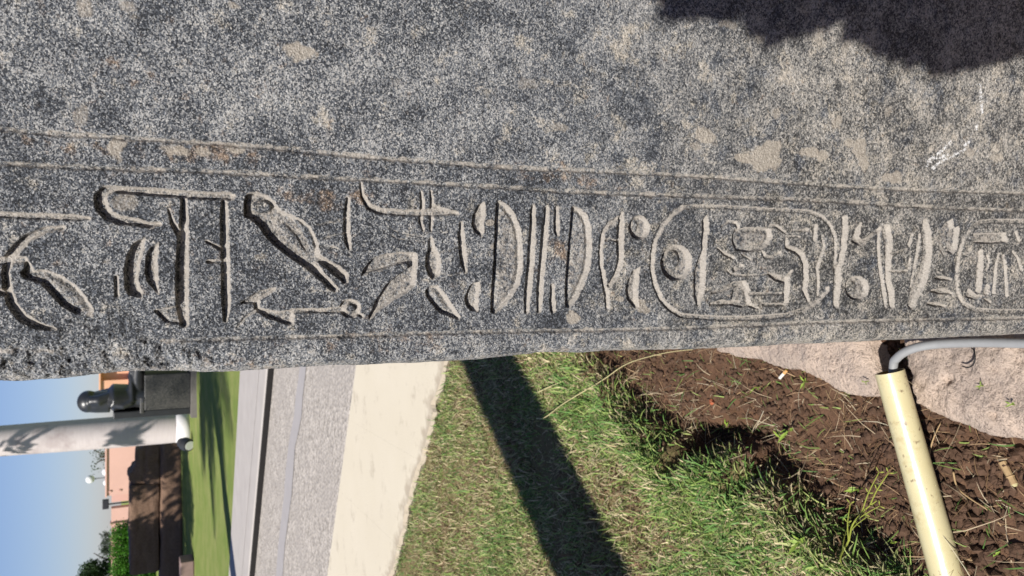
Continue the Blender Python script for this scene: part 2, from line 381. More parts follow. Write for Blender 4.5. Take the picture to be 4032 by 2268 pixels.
# cream kerb, laid in cast lengths with a fine joint between them
joints = [-14, -9.5, -6.2, -3.9] + [gp(1490, 2075, ZC)[0], gp(1560, 1760, ZC)[0]] + [.7, 2.6, 5., 8.]
kerb = thing('kerb', 'broad cream painted concrete kerb with a crumbled near edge beside the turf', 'kerb', (0, 0, 0)); kerb['kind'] = 'structure'
for a, c in zip(joints, joints[1:]):
    strip('kerb_block', E1, lambda x: E2(x), ZC, MAT['cream'], a + .0002, c - .0002, .12, max(4, int((c - a) * 60)), jag=.055, props={}, parent=kerb)
strip('paving', lambda x: E2(x) + .006, lambda x: E3(x), .06, MAT['aggregate'], drop=.1)
zp = .0645
def strip_line(ps):  # thin bent pale grey band on the paving
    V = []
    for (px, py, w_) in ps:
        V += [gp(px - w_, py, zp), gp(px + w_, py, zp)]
    n = len(ps); return big_mesh('paving_streak', V, [(2 * i, 2 * i + 2, 2 * i + 3, 2 * i + 1) for i in range(n - 1)], MAT['grey_streak'])
link('paving_streak', strip_line([(1196, 1420, 12), (1186, 1500, 13), (1178, 1560, 14), (1172, 1640, 15), (1160, 1700, 15), (1148, 1760, 13), (1140, 1850, 15), (1133, 1950, 15), (1120, 2050, 14), (1108, 2150, 13), (1098, 2290, 13)]), kind='structure')
strip('raised_kerb', lambda x: E3(x) + .02, lambda x: E4(x), .135, MAT['concrete'], drop=.02)
strip('kerb_riser', lambda x: E3(x) + .006, lambda x: E3(x) + .12, .125, MAT['black_paint'], drop=.12)
strip('kerb_joint', lambda x: E3(x) + .42, lambda x: E3(x) + .45, .1395, MAT['concrete'], drop=.01)
# far lawn sheet
xs = np.linspace(-60, 60, 121); V = []; 
ys = np.concatenate([[0, .3], np.linspace(1, 30, 30), [60, 120, 300]])
for x in xs:
    for y in ys: V.append((x, E4(np.clip(x, -14, 8)) + .004 + y, .12 + (.03 * math.sin(x * .7 + y * .4) if 1 < y < 31 else 0)))
I = np.arange(len(V)).reshape(len(xs), len(ys)); F = np.stack([I[:-1, :-1], I[1:, :-1], I[1:, 1:], I[:-1, 1:]], -1).reshape(-1, 4)
link('lawn', big_mesh('lawn', V, F, MAT['lawn'], smooth=True), kind='structure')

# ---------------------------------------------------------------- inscribed granite pillar
REG = {'A': (0, 700, .552), 'B': (700, 650, .552), 'C': (1400, 650, .552), 'D': (2100, 700, .483), 'E': (2500, 750, .414), 'F': (3200, 750, .414), 'Z': (0, 0, 1.)}
def q(reg, x, y):
    a, b, s = REG[reg]; return face(a + x * s, b + y * s)
def qs(reg, x, y):
    a, b, s = REG[reg]; p = face(a + x * s, b + y * s); p2 = face(a + x * s, b + (y + 10) * s); return abs(p2[0] - p[0]) / 10
G = []   # (kind, region, points, depth mm, relief kept inside 0..1)
def st(r, d, *p): G.append(('s', r, p, d, 0))
def pl(r, d, p, keep=0.): G.append(('p', r, p, d, keep))
def up(r, d, p): G.append(('u', r, p, d, 0))          # a raised island inside a cut
def ell(cx, cy, rx, ry, n=28): return [(cx + rx * math.cos(2 * math.pi * k / n), cy + ry * math.sin(2 * math.pi * k / n)) for k in range(n)]
st('A', 4, (-60, 262, 24), (300, 280, 24), (560, 288, 24), (640, 292, 12))
st('A', 6, (450, 355, 14), (330, 370, 22), (200, 425, 26), (110, 510, 30), (60, 580, 32), (40, 680, 26), (55, 800, 30), (85, 900, 32), (160, 1000, 34), (260, 1050, 28), (340, 1075, 20), (395, 1080, 8))
st('A', 5, (60, 590, 30), (-60, 600, 30)); st('A', 5, (-60, 800, 20), (60, 835, 22)); st('A', 4, (80, 590, 30), (180, 585, 20))
pl('A', 6, [(180, 585), (205, 600), (250, 665), (320, 655), (430, 695), (540, 765), (610, 845), (660, 930), (655, 1000), (610, 1005), (520, 965), (440, 915), (360, 830), (290, 755), (170, 720), (145, 680), (175, 640)], .45)
st('A', 6, (1140, 330, 12), (1060, 340, 22), (950, 315, 30), (850, 305, 34), (770, 270, 38), (725, 210, 44), (715, 140, 42), (745, 95, 34), (810, 82, 26), (900, 92, 28), (1200, 112, 30), (1450, 132, 30), (1640, 135, 28), (1668, 128, 12))
pl('A', 7, [(1040, 420), (950, 470), (900, 560), (885, 680), (890, 790), (920, 840), (1010, 860), (1020, 830), (985, 740), (1000, 600), (1030, 500)])
pl('A', 5, [(1130, 465), (1070, 500), (1040, 560), (1035, 680), (1045, 740), (1090, 790), (1130, 830), (1128, 740), (1125, 600)])
st('A', 3, (830, 710, 16), (835, 840, 14))
st('A', 7, (1310, 160, 20), (1312, 300, 28), (1305, 450, 38), (1300, 600, 42), (1295, 800, 42), (1300, 930, 42), (1310, 1040, 30)); st('A', 5, (1203, 225, 8), (1230, 320, 18), (1290, 420, 26))
pl('A', 3, [(1090, 945), (1290, 910), (1300, 1050), (1180, 1035)], .4)
st('B', 6, (330, 265, 18), (330, 350, 28), (335, 600, 28), (340, 800, 30), (345, 1000, 30), (340, 1110, 14))
st('B', 4, (205, 545, 10), (310, 600, 16)); st('B', 4, (215, 692, 12), (320, 695, 18)); st('B', 2, (225, 810, 7), (320, 785, 9))
pl('B', 7, [(500, 205), (560, 195), (640, 215), (690, 265), (735, 325), (810, 355), (890, 395), (945, 440), (980, 500), (1005, 570), (1010, 640), (1080, 680), (1160, 725), (1220, 780), (1215, 840), (1190, 845), (1130, 800), (1060, 735), (1000, 700), (1040, 770), (1100, 830), (1145, 885), (1120, 910), (1060, 865), (980, 795), (920, 740), (840, 690), (740, 620), (640, 530), (580, 440), (520, 390), (475, 375), (468, 300), (480, 220)])
up('B', 5, ell(600, 300, 78, 52)); up('B', 4, [(800, 365), (880, 400), (940, 450), (975, 520), (990, 600), (960, 620), (930, 560), (880, 470)]); up('B', 2.5, [(700, 430), (770, 420), (850, 500), (900, 590), (930, 640), (860, 610), (760, 520)])
st('B', 2, (1010, 585, 10), (1060, 580, 18), (1140, 595, 10))
st('B', 4, (1215, 240, 14), (1205, 350, 22), (1205, 480, 22), (1215, 560, 22), (1225, 600, 10)); st('B', 1.8, (1190, 385, 9), (1100, 405, 11), (990, 435, 7)); st('B', 1.8, (1190, 490, 8), (1050, 520, 9))
st('B', 4, (690, 885, 10), (600, 920, 26), (530, 965, 30), (460, 985, 10)); st('B', 4, (560, 940, 20), (565, 1020, 22))
pl('B', 5, [(550, 1000), (620, 1030), (720, 1045), (830, 1035), (830, 1140), (800, 1147), (700, 1115), (620, 1085), (565, 1050)]); st('B', 2.5, (560, 1035, 12), (480, 1090, 11), (420, 1160, 9))
st('B', 4, (820, 1045, 18), (950, 1042, 18), (1100, 1042, 22), (1170, 1035, 26)); st('B', 4, *[(1230 + 54 * math.cos(a), 1025 + 46 * math.sin(a), 22) for a in np.linspace(0, 6.283, 18)]); st('B', 3, (1280, 1060, 16), (1315, 1082, 12))
st('C', 4, (35, 110, 8), (50, 220, 18), (95, 300, 22), (170, 330, 24), (300, 342, 24), (470, 345, 26), (600, 338, 30), (725, 345, 14)); st('C', 3, (470, 195, 12), (480, 300, 18), (465, 400, 16), (485, 470, 10)); st('C', 3, (540, 190, 12), (550, 290, 18), (540, 400, 14), (540, 470, 12)); st('C', 3, (550, 290, 14), (640, 325, 14))
st('C', 1.2, (230, 440, 7), (300, 480, 7), (400, 500, 7), (530, 520, 7)); st('C', 1.2, (205, 470, 7), (300, 525, 7), (400, 540, 6), (520, 540, 6))
pl('C', 6, [(35, 800), (60, 740), (120, 670), (220, 635), (330, 620), (440, 630), (440, 720), (425, 860), (370, 910), (280, 960), (180, 1030), (95, 1110), (95, 1080), (150, 960), (220, 850), (300, 790), (375, 740), (372, 705), (300, 712), (200, 745), (100, 770)])
st('C', 3, (540, 530, 16), (545, 590, 26)); pl('C', 6, [(520, 600), (560, 580), (600, 630), (612, 700), (600, 790), (550, 820), (520, 790), (500, 720), (503, 650)])
st('C', 1.3, (600, 625, 7), (740, 590, 7)); st('C', 1.3, (615, 690, 7), (745, 650, 7)); st('C', 1.3, (610, 775, 7), (680, 790, 7), (750, 770, 6))
st('C', 5, (755, 415, 12), (755, 500, 24), (765, 620, 26), (775, 700, 24), (785, 760, 10))
pl('C', 5, [(920, 260), (870, 290), (835, 360), (828, 430), (850, 480), (900, 512), (915, 480), (915, 420), (930, 350)])
pl('C', 5, [(890, 830), (830, 850), (795, 900), (778, 950), (790, 1000), (830, 1045), (875, 1040), (880, 950), (890, 880)])
pl('C', 5, [(497, 895), (540, 862), (590, 862), (640, 920), (690, 1000), (747, 1085), (740, 1108), (690, 1088), (600, 1055), (550, 1000), (505, 935)], .5)
pl('C', 6, [(1002, 270), (1030, 255), (1090, 290), (1140, 360), (1180, 460), (1192, 600), (1192, 740), (1170, 850), (1100, 960), (1040, 1030), (990, 1062), (963, 1050), (970, 900), (983, 700), (993, 500), (998, 350)], .45)
st('C', 5, (1268, 295, 16), (1262, 450, 25), (1250, 700, 26), (1230, 900, 26), (1220, 1045, 16)); st('C', 5, (1365, 310, 16), (1350, 500, 25), (1330, 700, 25), (1315, 900, 24), (1310, 1040, 16))
st('D', 5, (190, 245, 18), (190, 440, 24), (195, 465, 14)); st('D', 5, (155, 880, 16), (155, 1000, 25), (160, 1085, 22))
pl('D', 6.5, [(309, 240), (335, 230), (390, 255), (440, 310), (465, 380), (477, 500), (472, 640), (457, 760), (410, 880), (360, 980), (300, 1062), (262, 1055), (258, 900), (271, 700), (287, 500), (300, 350)], .45)
st('D', 3.5, (690, 330, 14), (620, 370, 18), (570, 440, 20), (550, 560, 20), (550, 700, 20), (575, 840, 22), (600, 950, 26), (605, 1060, 18)); st('D', 5, (720, 300, 20), (710, 420, 30), (708, 560, 30), (710, 680, 28), (670, 800, 22), (620, 880, 18))
st('D', 2.5, (690, 350, 8), (630, 400, 12)); st('D', 2.5, (690, 520, 10), (620, 500, 12), (590, 510, 8)); st('D', 1.5, (670, 610, 7), (600, 670, 8))
pl('D', 6, ell(862, 408, 84, 97)); up('D', 2.5, ell(838, 395, 30, 55))
pl('D', 5, [(870, 725), (810, 760), (770, 840), (752, 910), (768, 1000), (830, 1068), (856, 1050), (852, 950), (857, 850)])
cart = [(450, 160), (340, 230), (250, 350), (190, 480), (165, 620), (162, 760), (190, 900), (250, 1040), (340, 1130), (440, 1190), (600, 1205), (800, 1217), (1000, 1217), (1250, 1205), (1450, 1190), (1600, 1140), (1740, 1050), (1830, 940)]
st('E', 3, *[(x, y, 26) for x, y in cart]); st('E', 2.2, *[(x, y, 22) for x, y in ((450, 160), (650, 150), (900, 160), (1200, 180), (1450, 190), (1600, 200), (1700, 215), (1790, 260), (1865, 340), (1905, 450), (1910, 600), (1900, 750))])
pl('E', 7, ell(392, 690, 148, 172)); up('E', 4.5, ell(375, 665, 62, 98))
st('E', 6, (685, 240, 12), (665, 300, 34), (670, 380, 36), (655, 480, 28), (650, 580, 30), (630, 680, 46), (615, 780, 60), (610, 900, 62), (605, 1000, 50), (600, 1085, 16))
pl('E', 5, [(950, 370), (1050, 352), (1180, 350), (1290, 365), (1305, 440), (1270, 515), (1200, 570), (1080, 590), (955, 575), (925, 500), (920, 450)], .55); st('E', 2, (1060, 370, 8), (1065, 560, 10)); st('E', 2.5, (1190, 360, 12), (1225, 440, 16), (1190, 540, 12))
for p in [((985, 360, 20), (960, 310, 20), (890, 300, 18), (820, 340, 10)), ((930, 640, 20), (850, 600, 20), (790, 550, 10)), ((1250, 370, 18), (1290, 340, 20), (1350, 340, 16), (1400, 380, 16), (1440, 410, 12)), ((1210, 580, 16), (1240, 635, 20), (1300, 635, 18), (1380, 590, 16)), ((1100, 660, 10), (1020, 610, 10))]: st('E', 3, *p)
st('E', 3, (950, 745, 30), (1015, 715, 22)); st('E', 2.2, (870, 755, 10), (920, 800, 14), (1050, 812, 11), (1260, 800, 10))
st('E', 4, (730, 975, 14), (830, 945, 28), (930, 900, 28), (1040, 880, 24), (1080, 960, 20)); st('E', 4, (720, 1085, 16), (820, 1068, 30), (920, 1072, 22), (1000, 1060, 16))
pl('E', 4, [(930, 940), (1040, 880), (1085, 960), (1100, 1070), (1205, 1142), (1080, 1110), (1020, 1120), (910, 1095)], .4)
st('E', 5, (1270, 795, 12), (1340, 830, 32), (1420, 860, 26), (1490, 770, 14)); st('E', 5, (1450, 830, 26), (1440, 950, 34), (1435, 1060, 28)); st('E', 2.5, (1090, 985, 16), (1250, 985, 18), (1400, 980, 16)); st('E', 4, (1225, 1088, 18), (1330, 1088, 20), (1425, 1088, 16))
st('E', 4.5, (1440, 450, 12), (1445, 540, 24), (1520, 570, 28), (1580, 610, 30), (1620, 700, 32), (1625, 850, 32), (1610, 950, 28), (1650, 1050, 14)); st('E', 2.5, (1450, 440, 14), (1560, 440, 14)); st('E', 2.5, (1540, 385, 12), (1640, 375, 20)); st('E', 3.5, (1720, 340, 24), (1710, 470, 24)); st('E', 2.5, (1780, 430, 16), (1800, 540, 18), (1760, 650, 20), (1730, 740, 18), (1745, 880, 18), (1740, 1000, 16))
st('F', 5, (305, 270, 34), (305, 400, 36), (290, 550, 36), (270, 680, 32), (235, 740, 38), (235, 850, 42), (225, 980, 42), (220, 1090, 30))
st('F', 5, (455, 320, 14), (425, 390, 34), (405, 460, 42), (450, 500, 28), (520, 460, 18), (580, 405, 18), (640, 370, 24))
pl('F', 5, ell(422, 930, 112, 118)); up('F', 3, ell(390, 920, 42, 60))
st('F', 3.5, (630, 400, 16), (625, 550, 16), (635, 700, 18), (655, 850, 20), (680, 1000, 22), (690, 1110, 10)); st('F', 5, (700, 370, 50), (720, 480, 48), (722, 600, 38), (714, 750, 32), (717, 880, 32), (745, 980, 36), (750, 1100, 28))
st('F', 3, (760, 600, 14), (830, 585, 14), (890, 560, 12)); st('F', 3, (740, 770, 14), (830, 775, 12), (900, 760, 14)); st('F', 3, (945, 420, 12), (915, 520, 22)); st('F', 3, (925, 650, 14), (915, 740, 18))
st('F', 6, (1070, 300, 30), (1080, 400, 56), (1090, 520, 52), (1085, 650, 54), (1060, 780, 58), (1010, 900, 72), (970, 1000, 62), (940, 1090, 42)); st('F', 3, (1020, 420, 14), (990, 600, 16), (965, 750, 14), (930, 930, 14))
pl('F', 4.5, [(1330, 270), (1260, 310), (1220, 380), (1198, 470), (1208, 570), (1250, 632), (1290, 590), (1330, 612), (1370, 560), (1382, 450), (1392, 330), (1345, 365)]); up('F', 3, [(1265, 500), (1285, 480), (1300, 560), (1280, 580)])
st('F', 4.5, (1165, 832, 12), (1240, 834, 24), (1315, 850, 12)); st('F', 4.5, (1135, 957, 14), (1220, 960, 30), (1320, 978, 14)); st('F', 4.5, (1095, 1078, 14), (1180, 1088, 24), (1255, 1102, 12))
st('F', 2.2, *[(x, y, 24) for x, y in ((2100, 300), (1750, 290), (1600, 300), (1510, 360), (1440, 450), (1400, 580), (1375, 720), (1365, 850), (1380, 980), (1430, 1075), (1550, 1135), (1750, 1150), (2100, 1150))])
pl('F', 5, [(1530, 410), (1840, 400), (1852, 495), (1700, 512), (1538, 505)]); st('F', 5, (1600, 590, 28), (1590, 750, 40), (1575, 950, 38)); pl('F', 4, [(1480, 930), (1550, 990), (1610, 1000), (1540, 1042), (1445, 1012)])
for p in [((1660, 620, 14), (1680, 680, 16), (1650, 760, 14)), ((1770, 600, 12), (1740, 720, 20), (1720, 970, 22)), ((1810, 620, 14), (1830, 750, 18), (1840, 1000, 18)), ((1900, 580, 14), (1950, 650, 14), (1980, 760, 14)), ((1660, 920, 30), (1655, 960, 40)), ((1635, 1030, 12), (1690, 1062, 16)), ((1930, 400, 16), (1960, 480, 18))]: st('F', 3, *p)
LINES = [[(-200, 495), (0, 508), (194, 526), (388, 537), (621, 551), (877, 567), (1164, 590), (1474, 621), (1785, 644), (2000, 660), (2500, 680), (2797, 697), (3035, 714), (3333, 735), (3630, 749), (4200, 766)],
         [(-200, 638), (0, 644), (310, 660), (466, 664), (698, 671), (970, 683), (1280, 700), (1400, 706), (1676, 721), (1952, 736), (2200, 752), (2500, 764), (2748, 772), (3038, 782), (3300, 793), (3490, 804), (3697, 818), (4200, 834)],
         [(640, 1348), (783, 1340), (1086, 1331), (1418, 1323), (1676, 1313), (1952, 1306), (2200, 1302), (2438, 1299), (2680, 1293), (3200, 1270), (3490, 1262), (4200, 1250)],
         [(-200, 1388), (0, 1384), (120, 1380), (200, 1384)]]
EDGE = [(-400, 1525), (0, 1514), (180, 1508), (300, 1493), (395, 1481), (509, 1473), (677, 1473), (809, 1478), (935, 1473), (1085, 1464), (1282, 1450), (1497, 1445), (1600, 1442), (1782, 1432), (1890, 1425), (2012, 1410), (2126, 1398), (2297, 1398), (2392, 1391), (2551, 1388), (2798, 1382), (3168, 1363), (3408, 1353), (3655, 1340), (4032, 1323), (4300, 1310)]
E_z = [face(*p) for p in EDGE]; E_z.sort(key=lambda p: p[1])
ez = np.array([p[1] for p in E_z]); es_ = np.array([p[0] for p in E_z])
ZB, ZT = .052, 2.75
# rows follow the height, denser where the eye is close
zr = np.array([face(px, 900)[1] for px in np.linspace(4075, -70, 1200)]); zr = np.concatenate([np.linspace(ZB, zr[0] - .002, 4), zr, np.linspace(zr[-1] + .01, ZT, 30)])
sc0 = np.concatenate([np.arange(0, .33, .00095), np.arange(.33, .80, .0026), np.linspace(.80, .92, 24)])
NZ, NS = len(zr), len(sc0)
edge_s = np.interp(zr, ez, es_)
edge_s = edge_s + .0012 * fbm(zr, zr * 0, 40, 4, 51)
Sg = edge_s[:, None] + sc0[None, :]; Zg = np.repeat(zr[:, None], NS, 1)
DEP = np.zeros((NZ, NS)); DUST_LIT = np.zeros((NZ, NS)); UP = np.zeros((NZ, NS))
def window(pts, pad):
    P = np.array(pts); s0, z0 = P.min(0) - pad; s1, z1 = P.max(0) + pad
    i0 = np.searchsorted(zr, z0); i1 = np.searchsorted(zr, z1)
    if i1 - i0 < 2: return None
    e = edge_s[i0:i1]; j0 = max(0, np.searchsorted(sc0, s0 - e.max())); j1 = min(NS, np.searchsorted(sc0, s1 - e.min()))
    if j1 - j0 < 2: return None
    return slice(i0, i1), slice(j0, j1)
def sd_stroke(s, z, pts):
    best = np.full(s.shape, -9.)
    for (ax, ay, ar), (bx, by, br) in zip(pts[:-1], pts[1:]):
        ex, ey = bx - ax, by - ay; t = np.clip(((s - ax) * ex + (z - ay) * ey) / max(ex * ex + ey * ey, 1e-12), 0, 1)
        d = np.hypot(s - ax - t * ex, z - ay - t * ey); best = np.maximum(best, ar + t * (br - ar) - d)
    return best
def sd_poly(s, z, pts):
    d = np.full(s.shape, 9.); ins = np.zeros(s.shape, bool)
    for (ax, ay), (bx, by) in zip(pts, pts[1:] + pts[:1]):
        ex, ey = bx - ax, by - ay; t = np.clip(((s - ax) * ex + (z - ay) * ey) / max(ex * ex + ey * ey, 1e-12), 0, 1)
        d = np.minimum(d, np.hypot(s - ax - t * ex, z - ay - t * ey))
        c = ((ay > z) != (by > z)) & (s < (bx - ax) * (z - ay) / (by - ay + 1e-15) + ax); ins ^= c
    return np.where(ins, d, -d)
WOB = .0006 * fbm(Sg, Zg, 160, 3, 71)
LDIR = (.40, -.92)                       # sunlight's run on the face: lit far walls slope gently, shaded near walls steep
def carve(sd, sd2, depth, keep, w):
    d = sstep(-.0002, .0013, sd) * (.30 + .70 * sstep(-.0034, .0016, sd2))
    if keep: d = d * (1 - keep * sstep(w * .9, w * 2.4, sd) * sstep(-.001, .003, sd2))
    return depth * d
for kind, reg, pts, dmm, keep in G:
    if kind == 's':
        P = [(*q(reg, p[0], p[1]), p[2] * qs(reg, p[0], p[1])) for p in pts]; xy = [(p[0], p[1]) for p in P]; pad = max(p[2] for p in P) + .004
    else:
        P = [q(reg, *p) for p in pts]; xy = P; pad = .004
    wn = window(xy, pad)
    if wn is None: continue
    s, z = Sg[wn], Zg[wn]
    fn = sd_stroke if kind == 's' else sd_poly
    sd = fn(s, z, P) + WOB[wn]
    if kind == 'u':
        UP[wn] = np.maximum(UP[wn], dmm * .00125 * sstep(-.0005, .0035, sd)); continue
    mx = max(sd.max(), .001); wl = min(.0042, mx); k_ = min(1., mx / .0045)
    sd2 = fn(s + LDIR[0] * .0032 * k_, z + LDIR[1] * .0032 * k_, P) / max(k_, .3)
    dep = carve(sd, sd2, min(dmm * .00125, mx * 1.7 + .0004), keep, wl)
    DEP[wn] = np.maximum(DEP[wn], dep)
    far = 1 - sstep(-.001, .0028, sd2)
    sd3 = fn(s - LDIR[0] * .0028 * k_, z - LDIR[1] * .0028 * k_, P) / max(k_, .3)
    DUST_LIT[wn] = np.maximum(DUST_LIT[wn], sstep(-.0004, .0009, sd) * np.clip(.08 + (.44 - .2 * keep) * sstep(-.0012, .0014, sd3) + .52 * far, .08, 1) * (.55 + .45 * min(1, dmm / 4)))  # dusting with painted shading: thin by shaded walls, thick on sunlit ones
    DUST_LIT[wn] = np.maximum(DUST_LIT[wn], .62 * sstep(-.0019, -.0004, sd) * sstep(.0012, -.0008, sd2) * min(1, dmm / 4))  # pale bruised rim, painted on the sunlit edges alone
DEP = np.maximum(DEP - UP, np.minimum(DEP, .0006)); DUST_LIT = DUST_LIT * (1 - .6 * np.clip(UP / .004, 0, 1))
for k, ln in enumerate(LINES):
    P = [(*face(*p), .0024) for p in ln]
    wn = window([(p[0], p[1]) for p in P], .012)
    s, z = Sg[wn], Zg[wn]; sd = sd_stroke(s, z, P) + WOB[wn] * 1.5 + .0014 * fbm(s, z, 55, 4, 90 + k)
    DEP[wn] = np.maximum(DEP[wn], .0042 * sstep(-.0015, .0017, sd)); DUST_LIT[wn] = np.maximum(DUST_LIT[wn], (.46 + .4 * fbm(s, z, 60, 4, 95)) * sstep(-.0030, .0006, sd))
# broken, chipped corner and the spalled patch by the upper signs
dE = sc0[None, :] + 0 * Zg
rough = fbm(Sg, Zg, 70, 5, 61, .62); coarse = fbm(Sg, Zg, 16, 4, 66)
mult = 1 + .7 * coarse
chip = .014 * np.clip(1 - dE / (.020 * mult), 0, 1) ** 2 +   .0032 * rough * sstep(.034, .004, dE) * (.4 + .6 * sstep(-.2, .3, coarse))
spall = 0
for (px, py, a_, b_) in ((400, 1270, .020, .045), (200, 1400, .022, .075), (560, 1380, .016, .05), (60, 1450, .02, .06), (800, 1420, .012, .06)):
    cs, cz = face(px, py); spall = spall + np.exp(-(((Sg - cs) / a_) ** 2 + ((Zg - cz) / b_) ** 2) ** 1.5)
spall = np.clip(spall * (1 + 1.2 * coarse), 0, 1)
DEP = DEP * (1 - .8 * sstep(.35, .7, spall)) + spall * (.0022 + .0068 * rough + .0036 * np.abs(fbm(Sg, Zg, 38, 4, 62)))
DEP = DEP + chip + .0005 * fbm(Sg, Zg, 34, 4, 5) + .0005 * fbm(Sg, Zg, 260, 2, 15) + .0012 * fbm(Sg, Zg, 5, 2, 25)
# stone colour fields that belong to the stone: pale feldspar, ochre, warm-grey drift, chalk marks
PATCH = np.zeros((NZ, NS)); RUST = np.zeros((NZ, NS)); CHALK = np.zeros((NZ, NS))
blobs = [(3008, 632, 62, 58, 1), (2935, 625, 40, 22, 1), (3040, 590, 45, 40, 1), (3190, 600, 45, 22, 1), (3235, 610, 30, 25, 1), (3385, 590, 28, 40, 1), (3400, 640, 22, 35, 1), (3340, 565, 25, 18, .8), (3515, 700, 35, 28, 1), (2775, 545, 45, 38, .9), (2740, 575, 35, 20, .7), (1180, 200, 60, 38, 1), (330, 20, 40, 40, .7), (500, 20, 35, 30, .6), (920, 25, 35, 22, .7),
         (455, 590, 40, 45, 1), (700, 592, 60, 26, .9), (930, 590, 60, 25, .9), (800, 600, 40, 20, .8), (320, 450, 35, 40, .6), (2260, 1252, 32, 24, 1), (2530, 1215, 30, 20, .8), (2520, 1190, 30, 14, .8), (2440, 1180, 20, 14, .8), (3330, 195, 20, 60, .6), (3060, 445, 20, 25, .7), (480, 792, 60, 35, .6), (1940, 970, 16, 18, .8), (1930, 880, 20, 14, .8), (1030, 1010, 26, 14, .5), (3290, 480, 25, 25, .8), (3500, 440, 20, 25, .6), (3820, 600, 25, 20, .7), (3930, 620, 28, 20, .7), (2870, 100, 40, 18, .6), (3000, 145, 35, 30, .5), (3220, 150, 40, 30, .5), (2210, 500, 30, 22, .6), (2080, 330, 40, 30, .5), (1560, 330, 40, 26, .4)]
for (px, py, rx, ry, a) in blobs:
    s0, z0 = face(px, py); s1, z1 = face(px + rx, py); s2, z2 = face(px, py + ry); wx = abs(s2 - s0); wz = abs(z1 - z0)
    wn = window([(s0 - wx * 2, z0 - wz * 2), (s0 + wx * 2, z0 + wz * 2)], 0)
    if wn is None: continue
    s, z = Sg[wn], Zg[wn]; rr = np.sqrt(((s - s0) / wx) ** 2 + ((z - z0) / wz) ** 2) + .75 * fbm(s, z, 85, 4, 33)
    PATCH[wn] = np.maximum(PATCH[wn], a * sstep(1.25, .6, rr))
for (px, py, rx, ry, a) in [(800, 600, 300, 50, 1), (1250, 780, 260, 60, .9), (250, 560, 200, 60, .7), (2200, 700, 300, 40, .7), (2200, 1000, 100, 80, .6), (400, 300, 400, 120, .4), (900, 1420, 300, 60, .6), (1480, 1340, 300, 60, .6)]:
    s0, z0 = face(px, py); s1, z1 = face(px + rx, py); s2, z2 = face(px, py + ry)
    RUST = np.maximum(RUST, a * np.exp(-((Sg - s0) / abs(s2 - s0)) ** 2 - ((Zg - z0) / abs(z1 - z0)) ** 2))
for p in [[(3860, 335), (3862, 380), (3866, 420), (3868, 445)], [(3845, 490), (3848, 505)], [(3650, 650), (3690, 610), (3730, 575), (3745, 560)], [(3670, 665), (3720, 625), (3770, 605), (3800, 590)], [(3690, 620), (3745, 610)], [(3800, 570), (3815, 560)], [(3655, 635), (3670, 620)]]:
    P = [(*face(*a), .0024) for a in p]; wn = window([a[:2] for a in P], .01); CHALK[wn] = np.maximum(CHALK[wn], sstep(-.0025, .002, sd_stroke(Sg[wn], Zg[wn], P)))
DUST_LIT = np.maximum(DUST_LIT, .40 * sstep(.016, .002, dE) * (fbm(Sg, Zg, 30, 4, 81) > -.25))
WARM = np.clip(.06 + .58 * sstep(1.3, .5, Zg), 0, 1)
zl = [[face(*p) for p in sorted(ln)] for ln in (LINES[0], LINES[2])]
def s_at(k): a = sorted(zl[k], key=lambda p: p[1]); return np.interp(zr, [p[1] for p in a], [p[0] for p in a])
sT, sB_ = s_at(0), s_at(1)
FIELD = sstep(0, .006, sT[:, None] - Sg) * sstep(-.004, .004, Sg - sB_[:, None])
B = (F_O + Sg[..., None] * F_E + Zg[..., None] * F_U + DEP[..., None] * F_N).reshape(-1, 3)
I = np.arange(NZ * NS).reshape(NZ, NS)
F = [np.stack([I[:-1, :-1], I[:-1, 1:], I[1:, 1:], I[1:, :-1]], -1).reshape(-1, 4)]
def ring(col_idx, depth, inset):        # sides of the block run back from the worked face
    return np.array([unface(s, z, d) for s, z, d in zip(col_idx[0] + inset, zr, depth)])
n0 = NZ * NS; Vs = [B]; prevL, prevR = I[:, 0], I[:, -1]
for dd in (.02, .06, .14, .25, .38):
    jl = .004 * fbm(zr, zr * 0 + dd * 30, 12, 4, 7); jr = .004 * fbm(zr, zr * 0 + dd * 30, 12, 4, 8)
    Lc = np.array([unface(s, z, dd) for s, z in zip(edge_s + .004 + jl, zr)]); Rc = np.array([unface(s, z, dd) for s, z in zip(edge_s + .92 + jr, zr)])
    Vs += [Lc, Rc]; il = np.arange(n0, n0 + NZ); ir = np.arange(n0 + NZ, n0 + 2 * NZ); n0 += 2 * NZ
    F.append(np.stack([il[:-1], prevL[:-1], prevL[1:], il[1:]], -1)); F.append(np.stack([prevR[:-1], ir[:-1], ir[1:], prevR[1:]], -1)); prevL, prevR = il, ir
F.append(np.stack([prevR[:-1], prevL[:-1], prevL[1:], prevR[1:]], -1))
F.append(np.array([[I[-1, 0], I[-1, -1], prevR[-1], prevL[-1]]]))
V = np.concatenate(Vs); pad = len(V) - NZ * NS
at_ = {k: np.concatenate([a.ravel(), np.full(pad, 0 if k != 'warm' else .4)]) for k, a in (('dust_lit', DUST_LIT), ('patch', PATCH), ('rust', RUST), ('chalk', CHALK), ('warm', WARM), ('field', FIELD))}
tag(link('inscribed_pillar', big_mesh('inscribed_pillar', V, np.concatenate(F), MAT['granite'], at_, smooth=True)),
    'tall speckled grey granite block carved with a column of sunk hieroglyphs and two cartouches', 'carved stone')

